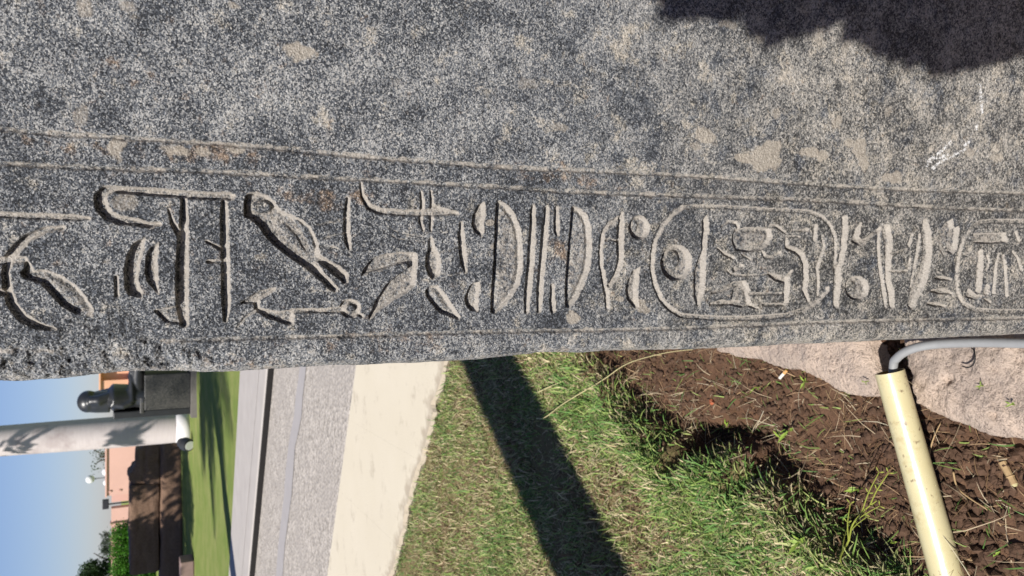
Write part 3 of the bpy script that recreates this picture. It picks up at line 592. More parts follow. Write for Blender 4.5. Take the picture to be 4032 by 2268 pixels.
# ---------------------------------------------------------------- limestone footing, pipe, cable
def p4(x, y): return (2600 + x * .668, 1300 + y * .668)
def rock_slab(name, outline, z_top, z_bot, label, seed, ro=1.):
    """outline: points on the ground; rough slab with a broken, sloping front"""
    P = np.array(outline); c = P.mean(0); x0, y0 = P.min(0) - .03; x1, y1 = P.max(0) + .03
    st_ = .004; xs = np.arange(x0, x1, st_); ys = np.arange(y0, y1, st_); X, Y = np.meshgrid(xs, ys)
    sd = sd_poly(X, Y, [tuple(p) for p in P]) + .006 * fbm(X, Y, 25, 4, seed)
    top = z_top + .006 * ro * fbm(X, Y, 9, 5, seed + 3) + .005 * ro * fbm(X, Y, 45, 5, seed + 5, .65) - .012 * (ro - 1) * sstep(.25, .6, fbm(X, Y, 22, 4, seed + 9)) * sstep(.2, .05, sd) - .022 * np.clip(1 - sd / .05, 0, 1) ** 2
    Zt = np.where(sd > 0, top, z_bot)
    keep = sd > -st_ * 2.2
    ny, nx = X.shape; idx = -np.ones(X.shape, int); idx[keep] = np.arange(keep.sum())
    V = np.stack([X[keep], Y[keep], Zt[keep]], -1)
    a, b_, c_, d_ = idx[:-1, :-1], idx[:-1, 1:], idx[1:, 1:], idx[1:, :-1]; m = (a >= 0) & (b_ >= 0) & (c_ >= 0) & (d_ >= 0)
    F = np.stack([a[m], b_[m], c_[m], d_[m]], -1)
    return tag(link(name, big_mesh(name, V, F, MAT['limestone'], smooth=True)), label, 'stone slab')
zt = .05
far_pts = [gp(*p4(x, y), zt)[:2] for x, y in ((300, 128), (400, 152), (560, 184), (650, 218), (800, 248), (900, 292), (1000, 352), (1080, 397), (1150, 403), (1240, 395), (1262, 300), (1235, 170), (1205, 60))]
k0 = far_pts[-1]; far_pts += [(k0[0] + .35, k0[1] + .03), (far_pts[0][0] + .45, far_pts[0][1] + .05)]
rock_slab('limestone_slab', far_pts, zt, -.05, 'pale pinkish limestone slab with a curved broken edge, farther of the two under the pillar', 201)
near_pts = [gp(*p4(x, y), zt)[:2] for x, y in ((1400, 60), (1440, 250), (1470, 440), (1600, 500), (1700, 545), (1830, 590), (1950, 632), (2144, 668), (2400, 740))]
k1 = near_pts[-1]; k0 = near_pts[0]; near_pts += [(k1[0] + .05, k1[1] - .45), (k1[0] + 1.2, k1[1] - .45), (k0[0] + .9, k0[1] + .1)]
rock_slab('limestone_slab', near_pts, zt + .002, -.05, 'rough pitted pinkish limestone slab beside the plastic pipe, nearer the viewer', 231, 1.9)

pe = np.array(gp(*p4(1352, 245), .083)); pc = np.array(gp(*p4(1690, 1449), .012))
ax = pc - pe; ax /= np.linalg.norm(ax); rad = .029
t = thing('plastic_pipe', 'glossy cream plastic conduit pipe lying on the soil towards the stone slabs', 'pipe', (0, 0, 0))
bm = bmesh.new(); pts = [Vector(pe + ax * a) for a in (0, .01, .05, .15, .3, .5, .8, 1.1)]
add_tube(bm, pts, [rad * k for k in (1, 1, 1.01, 1.03, 1.07, 1.13, 1.2, 1.25)], 32, cap=False)
bm_obj('pipe_wall', bm, MAT['pvc'], t, True)
bm = bmesh.new(); add_tube(bm, [Vector(pe + ax * a) for a in (0.0005, .1, .3, .6, 1.09)], rad - .0035, 28, cap=False)
bmesh.ops.reverse_faces(bm, faces=bm.faces); bm_obj('pipe_bore', bm, MAT['pvc_in'], t, True)
bm = bmesh.new()                                       # the cut rim
u_ = Vector(ax).orthogonal().normalized(); w_ = Vector(ax).cross(u_)
ro = [bm.verts.new(Vector(pe) + (u_ * math.cos(a) + w_ * math.sin(a)) * rad) for a in np.linspace(0, 2 * math.pi, 33)[:-1]]
ri = [bm.verts.new(Vector(pe) + (u_ * math.cos(a) + w_ * math.sin(a)) * (rad - .0035)) for a in np.linspace(0, 2 * math.pi, 33)[:-1]]
for k in range(32): bm.faces.new((ro[k], ri[k], ri[(k + 1) % 32], ro[(k + 1) % 32]))
bm_obj('pipe_rim', bm, MAT['pvc'], t)
# grey cable: comes out of the pipe, bends and lies along the slab beside the pillar
cp = [pe + ax * .10 + np.array([0, 0, -.004]), pe + ax * .03 + np.array([.004, 0, -.002])]
for x, y, z in ((1375, 200, .085), (1395, 165, .09), (1440, 130, .092), (1520, 100, .088), (1640, 82, .08), (1800, 75, .074), (1960, 74, .07), (2144, 78, .068), (2400, 84, .066), (2700, 95, .064)): cp.append(np.array(gp(*p4(x, y), z)))
def smooth_path(P, n=8):
    P = [np.array(p, float) for p in P]; out = []
    for i in range(len(P) - 1):
        p0, p1, p2, p3 = P[max(i - 1, 0)], P[i], P[i + 1], P[min(i + 2, len(P) - 1)]
        for t_ in np.linspace(0, 1, n, endpoint=False):
            out.append(.5 * ((2 * p1) + (p2 - p0) * t_ + (2 * p0 - 5 * p1 + 4 * p2 - p3) * t_ ** 2 + (3 * p1 - p0 - 3 * p2 + p3) * t_ ** 3))
    return out + [P[-1]]
bm = bmesh.new(); add_tube(bm, smooth_path(cp), .0088, 14)
tag(bm_obj('grey_cable', bm, MAT['cable'], None, True), 'thick grey cable coming out of the cream pipe and bending along the pillar', 'cable')
bm = bmesh.new(); add_tube(bm, smooth_path([gp(*p4(x, y), z) for x, y, z in ((1780, 212, .066), (1815, 220, .07), (1845, 200, .074), (1855, 160, .076), (1848, 118, .07), (1835, 105, .062))]), .0013, 6)
tag(bm_obj('black_wire', bm, MAT['wire'], None, True), 'short hooked piece of black wire lying on the pinkish slab beside the grey cable', 'wire')

# ---------------------------------------------------------------- turf, litter and small plants
def blades(n, fx, length, width, tints, name, lean=.7, curl=1.0, parent=None, seed=1):
    """n blades; fx(n)->x,y,z roots. 3-segment curved blades in one mesh"""
    r = np.random.default_rng(seed); x, y, z = fx(n, r); n = len(x)
    a = r.random(n) * 2 * np.pi; ln = length[0] + (length[1] - length[0]) * r.random(n) ** 1.4; wd = width[0] + (width[1] - width[0]) * r.random(n)
    ln = ln * (1 + .55 * fbm(x, y, 7, 3, 91))
    tilt = lean * r.random(n) + .12; bend = curl * r.random(n); b2 = a + (r.random(n) - .5) * 1.6
    tt = np.array([0, .4, .75, 1.]); V = np.zeros((n, 7, 3)); px, py, pz = x.copy(), y.copy(), z.copy(); k = 0
    wx, wy = -np.sin(a), np.cos(a)
    for i in range(4):
        if i:
            ang = tilt + bend * tt[i] * 1.6; aa = a + (b2 - a) * tt[i]; sg = ln * (tt[i] - tt[i - 1])
            px = px + np.cos(aa) * np.sin(ang) * sg; py = py + np.sin(aa) * np.sin(ang) * sg; pz = np.maximum(pz + np.cos(ang) * sg, z + .002)
        if i < 3:
            hw = wd * (1, .85, .55)[i] / 2
            V[:, k] = np.stack([px - wx * hw, py - wy * hw, pz], -1); V[:, k + 1] = np.stack([px + wx * hw, py + wy * hw, pz], -1); k += 2
        else: V[:, 6] = np.stack([px, py, pz], -1)
    base = (np.arange(n) * 7)[:, None]
    tri = np.array([[0, 1, 3], [0, 3, 2], [2, 3, 5], [2, 5, 4], [4, 5, 6]]); F = (base[:, :, None] + tri[None]).reshape(-1, 3)
    T = np.array([c for c, _ in tints]); wgt = np.array([w for _, w in tints], float)
    patch = fbm(x, y, 4.5, 3, 44)
    pal = np.argsort(T[:, 0] / T[:, 1]); cw = np.cumsum(wgt[pal] / wgt.sum()); ci = pal[np.minimum(np.searchsorted(cw, np.clip(r.random(n) + .55 * patch, 0, .9999)), len(T) - 1)]; c = T[ci] * (.65 + .7 * r.random((n, 1))) * np.array([1, 1, 1])
    return big_mesh(name, V.reshape(-1, 3), F, MAT['blade'], {'tint': np.repeat(c, 7, 0)})
def turf_pts(dens_far=1.):
    def f(n, r):
        # more roots near the eye than far away
        y = .75 + 4.6 * r.random(n * 2) ** 1.75; x = -2.4 * (y / 4.4) ** .8 - .25 + (2.4 * (y / 4.4) ** .8 + .75) * r.random(n * 2)
        sd = soil_sd(x, y) + .05 * fbm(x, y, 9, 3, 31) + .04 * fbm(x, y, 20, 3, 77)
        bald = fbm(x, y, 3.2, 4, 12) - .1
        ok = (sd < .01) & (y < E1(x) + .015 + .05 * fbm(x, y, 12, 3, 3)) & (r.random(n * 2) > np.clip(bald * 2.2, 0, .75))
        x, y = x[ok][:n], y[ok][:n]; return x, y, ground_z(x, y) - .002
    return f
GREEN = [((.20, .31, .075), 4), ((.27, .36, .10), 4), ((.13, .25, .065), 3), ((.35, .40, .14), 2)]
STRAW = [((.62, .52, .32), 4), ((.42, .33, .19), 2), ((.36, .36, .17), 3), ((.22, .14, .08), 1)]
link('grass', blades(80000, turf_pts(), (.018, .058), (.0028, .0062), GREEN + [(c, w * .8) for c, w in STRAW], 'grass', .9, .9, seed=3), kind='stuff', label='short green turf with straw between the kerb and the bare soil')
link('dry_grass', blades(60000, turf_pts(), (.012, .042), (.0024, .0056), STRAW, 'dry_grass', 1.35, .9, seed=5), kind='stuff', label='dry straw-coloured grass clippings matted in the turf')
def edge_pts(n, r):
    x = -1.35 + 1.5 * r.random(n * 8); y = .75 + 1.9 * r.random(n * 8); sd = soil_sd(x, y) + .05 * fbm(x, y, 9, 3, 31)
    ok = (sd < .02) & (sd > -.28) & (fbm(x, y, 5, 3, 55) > -.1 + .5 * sstep(-.05, -.28, sd)); x, y = x[ok][:n], y[ok][:n]; return x, y, ground_z(x, y) - .002
link('tall_grass', blades(5200, edge_pts, (.03, .08), (.003, .0065), [(tuple(k * 1.12 for k in c), w) for c, w in GREEN] + [(c, w * .5) for c, w in STRAW], 'tall_grass', .75, .8, seed=13), kind='stuff', label='lush taller grass tufts along the broken edge of the turf')
def soil_pts(n, r):
    x = -1.05 + 1.3 * r.random(n * 3); y = .75 + 1.9 * r.random(n * 3); sd = soil_sd(x, y)
    ok = (sd > 0) & (r.random(n * 3) < np.exp(-sd * 4.) + .16); x, y = x[ok][:n], y[ok][:n]; return x, y, ground_z(x, y)
link('straw_litter', blades(4200, soil_pts, (.015, .07), (.0012, .003), [((.36, .25, .14), 3), ((.24, .15, .08), 3), ((.48, .40, .27), 2), ((.10, .06, .035), 2)], 'straw_litter', 1.5, .7, seed=8), kind='stuff', label='dry straw and broken stalks scattered on the bare soil')
link('sparse_grass', blades(900, soil_pts, (.02, .06), (.002, .004), GREEN, 'sparse_grass', .8, .8, seed=9), kind='stuff', label='thin green shoots coming up through the bare soil')
# clods
def clods(n, seed):
    r = np.random.default_rng(seed); bm = bmesh.new(); bmesh.ops.create_icosphere(bm, subdivisions=1, radius=1)
    bv = np.array([v.co[:] for v in bm.verts]); bf = np.array([[v.index for v in f.verts] for f in bm.faces]); bm.free()
    x = -1.1 + 1.35 * r.random(n * 3); y = .7 + 2.1 * r.random(n * 3); sd = soil_sd(x, y); ok = (sd > -.03) & (r.random(n * 3) < .25 + .75 * sstep(-.2, .3, fbm(x, y, 2.6, 2, 19) + .6 * sstep(1.35, 1.0, y) + .5 * sstep(.18, 0, sd))); x, y = x[ok][:n], y[ok][:n]; n = len(x)
    rr = .0013 + .0095 * r.random(n) ** 4.5 * (1 + .4 * sstep(1.3, 1., y)); z = ground_z(x, y)
    sc = rr[:, None, None] * (.6 + .7 * r.random((n, 1, 3))); V = bv[None] * sc * (.75 + .5 * r.random((n, len(bv), 1)))
    V += np.stack([x, y, z + rr * .3], -1)[:, None]
    return big_mesh('soil_clods', V.reshape(-1, 3), (bf[None] + (np.arange(n) * len(bv))[:, None, None]).reshape(-1, 3), MAT['clod'])
link('dry_roots', blades(420, soil_pts, (.06, .15), (.0012, .0026), [((.52, .42, .28), 3), ((.36, .24, .14), 3), ((.58, .52, .38), 1)], 'dry_roots', 1.45, 1.2, seed=18), kind='stuff', label='long pale dry roots and fibres lying on the soil')
link('soil_clods', clods(20000, 4), kind='stuff', label='crumbs and clods of brown soil')

def gz(px, py, dz=0.):
    x, y, _ = gp(px, py, .02); z = float(ground_z(np.array([x]), np.array([y]))[0]); x, y, _ = gp(px, py, z); return np.array([x, y, float(ground_z(np.array([x]), np.array([y]))[0]) + dz])
# cigarette butt
c0 = gz(*p4(712, 282), .006); c1 = gz(*p4(762, 232), .007); cm = c0 * .42 + c1 * .58
t = thing('cigarette_butt', 'white and orange cigarette butt on the soil at the edge of the far slab', 'cigarette', tuple(c0))
bm = bmesh.new(); add_tube(bm, [Vector((0, 0, 0)), Vector(cm - c0)], .0042, 12); bm_obj('paper', bm, MAT['paper'], t)
bm = bmesh.new(); add_tube(bm, [Vector(cm - c0), Vector(c1 - c0)], .0043, 12); bm_obj('filter', bm, MAT['filter'], t)
# dry stick, long stems
a0, a1 = gz(*p4(2030, 775), .008), gz(*p4(2105, 905), .010)
t = thing('cane_piece', 'short piece of split brown cane lying on the soil right of the pipe', 'stick', tuple(a0))
bm = bmesh.new(); add_tube(bm, [Vector((a1 - a0) * k) for k in (0, .3, .62, .66, .7, 1)], [.0075, .007, .007, .0085, .007, .0065], 10); bm_obj('stalk', bm, MAT['dry'], t)
bm = bmesh.new(); add_tube(bm, [Vector((a1 - a0) * k) for k in (1.001, 1.10)], [.0062, .003], 7); bm_obj('splintered_tip', bm, MAT['dry_pale'], t)
def stem(name, pix, r, mat, label, cat, dz=.012):
    P = [gz(x, y, d) for x, y, d in pix]; bm = bmesh.new(); S_ = smooth_path(P, 6); add_tube(bm, S_, list(np.linspace(r, r * .45, len(S_))), 6)
    return tag(bm_obj(name, bm, mat, None, True), label, cat)
def p3(x, y): return (1600 + x * .634, 1350 + y * .634)
stem('long_grass_stem', [(*p3(835, 466), .02), (*p3(900, 460), .03), (*p3(1050, 365), .045), (*p3(1250, 230), .055), (*p3(1450, 125), .05), (*p3(1650, 62), .035), (*p3(1800, 40), .012)],   .0024, MAT['dry_pale'], 'long yellowish grass stem lying across the turf towards the pillar', 'grass stem')
stem('dry_twig', [(*p4(1755, 830), .012), (*p4(1780, 920), .014), (*p4(1850, 985), .016), (*p4(1960, 1060), .012), (*p4(2030, 1150), .01)], .0022, MAT['dry'], 'thin bent reddish twig on the soil right of the pipe', 'twig')
stem('dry_twig', [(*p4(1600, 790), .012), (*p4(1640, 650), .016), (*p4(1670, 545), .012)], .002, MAT['dry'], 'thin brown twig leaning from the pipe towards the near slab', 'twig')
stem('dry_twig', [(*p3(840, 305), .016), (*p3(920, 270), .02), (*p3(1000, 235), .018)], .0032, MAT['dry_pale'], 'short pale straw twig on the turf just beside the dark trunk shadow', 'twig')
# feathery yellow-green weed by the pipe
base = gz(*p4(1130, 1440), .0)
t = thing('feathery_weed', 'yellow-green weed with feathery side shoots bending from the turf to the pipe', 'weed', tuple(base))
main = smooth_path([gz(*p4(x, y), d) - base for x, y, d in ((1130, 1440, 0), (1175, 1330, .05), (1240, 1215, .09), (1310, 1110, .10), (1370, 1030, .10), (1440, 975, .09))], 5)
bm = bmesh.new(); add_tube(bm, main, list(np.linspace(.0028, .0011, len(main))), 6); bm_obj('stem', bm, MAT['weed'], t)
for k in range(7, len(main) - 2, 3):
    p = main[k]; d = (main[k + 1] - main[k - 1]); d /= np.linalg.norm(d)
    sgn = 1 if (k // 2) % 2 else -1
    side = np.array([-d[1], d[0], .25]) * sgn; v_ = d * 1. + side * .28; v_ /= np.linalg.norm(v_); ln = .08 + .05 * random.random()
    bm = bmesh.new(); S_ = smooth_path([p, p + v_ * ln * .5 + np.array([0, 0, .006]), p + v_ * ln], 4); add_tube(bm, S_, list(np.linspace(.0014, .0008, len(S_))), 5)
    for s_ in S_[4::4]:
        for g_ in (-1, 1):
            e = np.array([-v_[1], v_[0], .2]) * g_ * .010 + v_ * .008; vs = [bm.verts.new(Vector(s_)), bm.verts.new(Vector(s_ + e * .6 + v_ * .002)), bm.verts.new(Vector(s_ + e)), bm.verts.new(Vector(s_ + e * .6 - v_ * .002))]; bm.faces.new(vs)
    bm_obj('side_shoot', bm, MAT['weed'], t)
# seedlings: short stem and pairs of leaves
b = NB('seedling_leaf'); b.done(b.mix(b.noise(60), (.16, .27, .04), (.30, .38, .06)), .55); MAT['seedling'] = b.m
SEED = [(700, 630, .05, 'small green seedling alone on the bare soil in front of the far slab'), (785, 590, .055, 'two-stalked yellow-green seedling on bare soil below the far slab'), (1185, 930, .05, 'upright bluish green shoot in the crumbly soil left of the pipe'),
        (870, 305, .035, 'tiny green sprout at the foot of the far slab beside the cigarette butt'), (590, 335, .04, 'low pair of narrow green leaves on the smooth brown soil near the pillar'), (1070, 1210, .06, 'tall green shoot at the turf edge left of the feathery weed'), (1385, 1260, .03, 'single pale green leaf lying close to the pipe, low in the picture'), (440, 570, .05, 'green blade seedling beside the dark hollow at the turf edge'), (1220, 300, .016, 'tiny sprout growing on the pale slab left of the pipe mouth'), (2000, 1330, .03, 'small green seedling on the dark soil right of the pipe'), (1900, 330, .016, 'thin green grass sprout on the near slab by the grey cable'), (2080, 440, .016, 'curled brown and green leaf on the near slab towards the picture edge')]
for i, (x, y, hgt, lab) in enumerate(SEED):
    pz = gz(*p4(x, y), 0.)
    if (i in (8, 10, 11)): pz = np.array(gp(*p4(x, y), .053))
    t = thing('seedling', lab, 'seedling', tuple(pz)); bm = bmesh.new()
    le = np.array([random.uniform(-.3, .3), random.uniform(-.3, .3), 1]) * hgt * .5; add_tube(bm, [Vector((0, 0, -.004)), Vector(le * .6), Vector(le)], .0011, 5); bm_obj('stem', bm, MAT['seedling'], t)
    for k in range(random.choice((2, 3, 4))):
        a = random.random() * 6.28; o = Vector(le * random.uniform(.4, 1)); d = Vector((math.cos(a), math.sin(a), random.uniform(.2, 1.2))).normalized() * hgt * random.uniform(.5, .9); n_ = d.cross(Vector((0, 0, 1))).normalized() * hgt * .09
        bm = bmesh.new(); p = [o, o + d * .4 + n_, o + d * .4 + Vector((0, 0, -.001)), o + d * .4 - n_, o + d + Vector((0, 0, -hgt * .12))]; v = [bm.verts.new(c) for c in p]
        for f_ in ((0, 1, 2), (0, 2, 3), (1, 4, 2), (2, 4, 3)): bm.faces.new([v[j] for j in f_])
        bm_obj('leaf', bm, MAT['seedling'], t)
# fallen leaf flakes
b = NB('terracotta'); b.done((.42, .11, .05), .8); MAT['terra'] = b.m
pz = gz(*p4(312, 422), .004); bm = bmesh.new(); add_box(bm, -.007, .008, -.005, .006, -.004, .005, .0015); o = bm_obj('terracotta_shard', bm, MAT['terra']); o.location = pz; o.rotation_euler = (.3, .4, .7)
tag(o, 'small orange-red terracotta shard on the smooth brown soil', 'shard')
# clear bottle, only its foot reaches into the frame
pb = gz(*p4(2265, 985), .03); t = thing('plastic_bottle', 'clear plastic bottle lying on the soil at the picture edge right of the pipe', 'bottle', tuple(pb), 0)
bm = bmesh.new(); dirb = Vector((.25, -1, .02)).normalized(); add_tube(bm, [dirb * k for k in (-.012, -.006, .0, .05, .1, .14, .165, .185)], [.006, .020, .028, .029, .029, .028, .018, .012], 20); bm_obj('bottle_body', bm, MAT['clear'], t, True)
bm = bmesh.new(); add_tube(bm, [dirb * .186, dirb * .205], .0145, 16); bm_obj('cap', bm, MAT['white'], t)

# ---------------------------------------------------------------- background
def leaf_cloud(name, clumps, n, size, tints, seed=1, up_bias=.3, jit=.15):
    """clumps: (x,y,z,r[,rz]) ; folded leaf quads"""
    r = np.random.default_rng(seed); C_ = np.array([(c[0], c[1], c[2], c[3], c[4] if len(c) > 4 else c[3]) for c in clumps], float)
    wgt = C_[:, 3] ** 2; ci = r.choice(len(C_), n, p=wgt / wgt.sum()); d = r.normal(size=(n, 3)); d /= np.linalg.norm(d, axis=1)[:, None]
    rad_ = r.random(n) ** .45 * (1 + jit * r.normal(size=n)); P = C_[ci, :3] + d * rad_[:, None] * np.stack([C_[ci, 3], C_[ci, 3], C_[ci, 4]], -1)
    a = r.normal(size=(n, 3)); a[:, 2] -= up_bias; a /= np.linalg.norm(a, axis=1)[:, None]; bb = np.cross(a, r.normal(size=(n, 3))); bb /= np.linalg.norm(bb, axis=1)[:, None]
    sz = (size[0] + (size[1] - size[0]) * r.random(n))[:, None]
    V = np.stack([P, P + a * sz * .5 + bb * sz * .28, P + a * sz, P + a * sz * .5 - bb * sz * .28], 1); F = np.arange(n * 4).reshape(n, 4)
    T = np.array(tints); c = T[r.integers(len(T), size=n)] * (.6 + .8 * r.random((n, 1)))
    return big_mesh(name, V.reshape(-1, 3), F, MAT['blade'], {'tint': np.repeat(c, 4, 0)})
def limb_tubes(name, limbs, mat, parent):
    for i, (P, rr) in enumerate(limbs):
        bm = bmesh.new(); S_ = smooth_path(P, 5); add_tube(bm, S_, list(np.linspace(rr[0], rr[1], len(S_))), 12); bm_obj(name if i == 0 else 'limb', bm, mat, parent, True)
# royal palms
def frond_mesh():
    r = random.Random(5); bm = bmesh.new(); n = 34; spine = [Vector((0, 0, 0))]; ang = 1.15
    for k in range(n): ang -= .052; spine.append(spine[-1] + Vector((math.cos(ang), 0, math.sin(ang))) * .085)
    add_tube(bm, spine, list(np.linspace(.03, .006, n + 1)), 5)
    for k in range(4, n):
        for sgn in (-1, 1):
            o = spine[k]; tdir = (spine[k + 1] - spine[k]).normalized(); ln = .62 * math.sin(math.pi * (k / n) ** .7 * .92 + .12) + .08
            d = (tdir * .55 + Vector((0, sgn, r.uniform(-.25, .25)))).normalized(); e = o + d * ln + Vector((0, 0, -.35 * ln)); m_ = o + d * ln * .5; wv = tdir * .022
            v = [bm.verts.new(p) for p in (o - wv, o + wv, m_ + wv, e, m_ - wv)]; bm.faces.new(v)
    return bm
b = NB('palm_leaf'); b.done(b.mix(b.noise(3), (.035, .075, .018), (.08, .13, .03)), .5); MAT['frond'] = b.m
FR = bm_mesh('frond', frond_mesh(), MAT['frond'])
def palm(loc, height, r0, label, whitewash=0., lean=(0, 0), nf=15, group='royal palms'):
    t = thing('palm_tree', label, 'palm', loc, 0, group); hs = [0, .12, .3, .6, 1.0, 1.6, 2.5, 4, 6, height]; hs = [h for h in hs if h <= height]
    rr = [r0 * (1.0 if h < .2 else 1.0 + .04 * math.sin(h * 1.1) - .05 * h / height) for h in hs]
    P = [Vector((lean[0] * h, lean[1] * h, h)) for h in hs]
    if whitewash:
        bm = bmesh.new(); add_tube(bm, [p for p, h in zip(P, hs) if h <= whitewash], [x + .004 for x, h in zip(rr, hs) if h <= whitewash], 28); bm_obj('whitewashed_foot', bm, MAT['whitewash'], t, True)
    bm = bmesh.new(); add_tube(bm, P, rr, 28); bm_obj('trunk', bm, MAT['palm'], t, True)
    bm = bmesh.new(); add_tube(bm, [P[-1], P[-1] + Vector((0, 0, .5)), P[-1] + Vector((0, 0, 1.1))], [rr[-1] * .9, rr[-1] * .8, .06], 16); bm_obj('crownshaft', bm, MAT['frond'], t, True)
    for k in range(nf):
        o = link('frond', FR, t); o.location = P[-1] + Vector((0, 0, .95 + .1 * (k % 3))); o.rotation_euler = (0, (k % 3) * .42 - .25, k * 2.4)
    return t
pb_ = gp(745, 1680, .13); rp = 55 / FPX * math.hypot(pb_[1], H) * .95
palm((pb_[0], pb_[1], .11), 9.5, rp, 'pale smooth royal palm trunk on the lawn left of the black statue', .52)
ux, uy = math.sin(AZ), math.cos(AZ)
def back(p, t_): return (p[0] - ux * t_, p[1] - uy * t_)
sA = np.array(gp(2315, 2268, .06)); sB = np.array(gp(1914, 1425, .06)); sd_ = (sB - sA)[:2] / np.linalg.norm((sB - sA)[:2])     # the dark stripe across the turf
lh = np.array([ux, uy]) / math.tan(EL); lean_x = lh[1] * sd_[0] / sd_[1] - lh[0]
bx_, by_ = sA[:2] - sd_ * 2.6
palm((bx_, by_, .03), 7.6, .228, 'slim leaning palm standing behind the viewer whose trunk throws the shadow stripe on the turf', 0, (lean_x, 0), 16)
q2 = back(gp(905, 2100, .12), 4.6); palm((q2[0], q2[1], .06), 8.6, .2, 'tall palm left of the picture shading the far lawn', 0, (0, 0), 15)
q3 = back(gp(850, 1700, .12), 7.5); palm((q3[0], q3[1], .06), 9.0, .17, 'second palm left of the picture behind the shading palm', 0, (0, 0), 15)

# seated black statue facing right
sb = gp(778, 1560, .13); SY = sb[1]; ks = SY / (FPX * math.cos(PITCH) - (778 - 2016) * math.sin(PITCH))
t = thing('seated_statue', 'black granite seated statue on a block throne facing right, behind the pillar edge', 'statue', (sb[0] + .16, SY + .45, .12), R(-6))
bm = bmesh.new(); add_box(bm, -.56, .95, -.42, .42, 0, .13, .01); bm_obj('plinth', bm, MAT['greystone'], t)
bm = bmesh.new(); add_box(bm, -.36, .34, -.36, .36, .131, .96, .015); add_box(bm, -.42, -.10, -.36, .36, .96, 1.04, .02); bm_obj('throne', bm, MAT['diorite'], t)
bm = bmesh.new(); add_box(bm, -.50, -.365, -.34, .34, .131, 1.5, .02); bm_obj('back_pillar', bm, MAT['diorite_smooth'], t)
bm = bmesh.new()
add_tube(bm, [(-.22, 0, .95), (-.2, 0, 1.1), (-.2, 0, 1.3), (-.21, 0, 1.5), (-.21, 0, 1.6)], [.30, .28, .30, .33, .2], 20)
for v in bm.verts: v.co.y *= 1.25; v.co.x = -.15 + (v.co.x + .21) * .8
for sg in (-1, 1):
    add_tube(bm, [(-.2, .13 * sg, 1.06), (.2, .14 * sg, 1.08), (.5, .14 * sg, 1.06)], [.13, .125, .10], 14)
    add_tube(bm, [(.5, .14 * sg, 1.08), (.5, .14 * sg, .75), (.49, .14 * sg, .3), (.49, .14 * sg, .16)], [.105, .10, .075, .08], 14)
    add_ball(bm, (.6, .14 * sg, .17), (.17, .07, .05)); add_tube(bm, [(-.21, .3 * sg, 1.53), (-.24, .34 * sg, 1.32), (-.18, .33 * sg, 1.17)], [.085, .075, .065], 12)
    add_tube(bm, [(-.18, .33 * sg, 1.17), (.08, .24 * sg, 1.18), (.3, .16 * sg, 1.19)], [.065, .055, .05], 12); add_ball(bm, (.36, .15 * sg, 1.19), (.1, .05, .03))
add_tube(bm, [(-.2, 0, 1.55), (-.17, 0, 1.75)], .085, 14); add_ball(bm, (-.15, 0, 1.86), (.125, .105, .155), 3); add_ball(bm, (-.025, 0, 1.84), (.03, .022, .035)); add_ball(bm, (-.05, 0, 1.775), (.03, .045, .02))
link('figure', remeshed('figure', bm, MAT['diorite_smooth'], .018, 3), t)
bm = bmesh.new(); add_ball(bm, (-.2, 0, 1.93), (.215, .21, .19), 3); add_tube(bm, [(-.22, 0, 1.98), (-.22, 0, 1.8), (-.22, 0, 1.55)], [.18, .21, .22], 18)
for sg in (-1, 1): add_tube(bm, [(-.15, .16 * sg, 1.9), (-.14, .2 * sg, 1.75), (-.06, .17 * sg, 1.52), (-.03, .15 * sg, 1.42)], [.09, .10, .08, .06], 12)
link('headcloth', remeshed('headcloth', bm, MAT['diorite_smooth'], .02, 3), t)

# brown sandstone blocks lying beyond the palm
def block(name, px0, px1, py0, py1, Yf, depth, label, seed, chunks=None, vox=.03, amp=.05):
    """a rough block whose visible face spans the picture rectangle at distance Yf"""
    a = at(px1, py1, Yf); c = at(px0, py0, Yf); x0, x1, z0, z1 = a[0], c[0], a[2], c[2]
    bm = bmesh.new(); add_box(bm, x0, x1, Yf, Yf + depth, z0, z1, min(.12, (z1 - z0) * .22))
    for (u0, u1, v0, v1) in (chunks or []):
        add_box(bm, x0 + (x1 - x0) * u0, x0 + (x1 - x0) * u1, Yf + .04, Yf + depth * .8, z0 + (z1 - z0) * v0, z0 + (z1 - z0) * v1, .06)
    return tag(link(name, remeshed(name, bm, MAT['sandstone'], vox, 2, lambda co: (amp * fbm(co[:, 0] * 1 + co[:, 1] * .6, co[:, 2] * 1.4 + co[:, 1] * .3, 2.2, 5, seed)))), label, 'stone block')
YB = gp(716, 1950, .12)[1]
block('sandstone_block', 632, 722, 1725, 2420, YB, 1.4, 'long low brown sandstone course lying on the lawn under the other blocks', 301, vox=.035, amp=.03)
block('sandstone_block', 508, 632, 1912, 2256, YB + .08, 1.2, 'big rounded brown sandstone block resting on the long low course', 311, vox=.03, amp=.035)
block('sandstone_block', 575, 633, 1732, 1905, YB + .1, 1.1, 'broken jagged brown sandstone piece on the low course beside the palm trunk', 321, [(.03, .42, .8, 1.95), (.42, .78, .8, 1.7), (.76, .95, .8, 1.25), (.1, .3, 1.6, 2.2)], .03, .07)
a = gp(760, 2250, .12); bm = bmesh.new(); add_box(bm, a[0] - .9, a[0] + .22, a[1], a[1] + .5, .1, .36, .02); tag(bm_obj('stone_block', bm, MAT['pinkstone']), 'small dull pink stone block on the lawn in front of the long sandstone course', 'block')
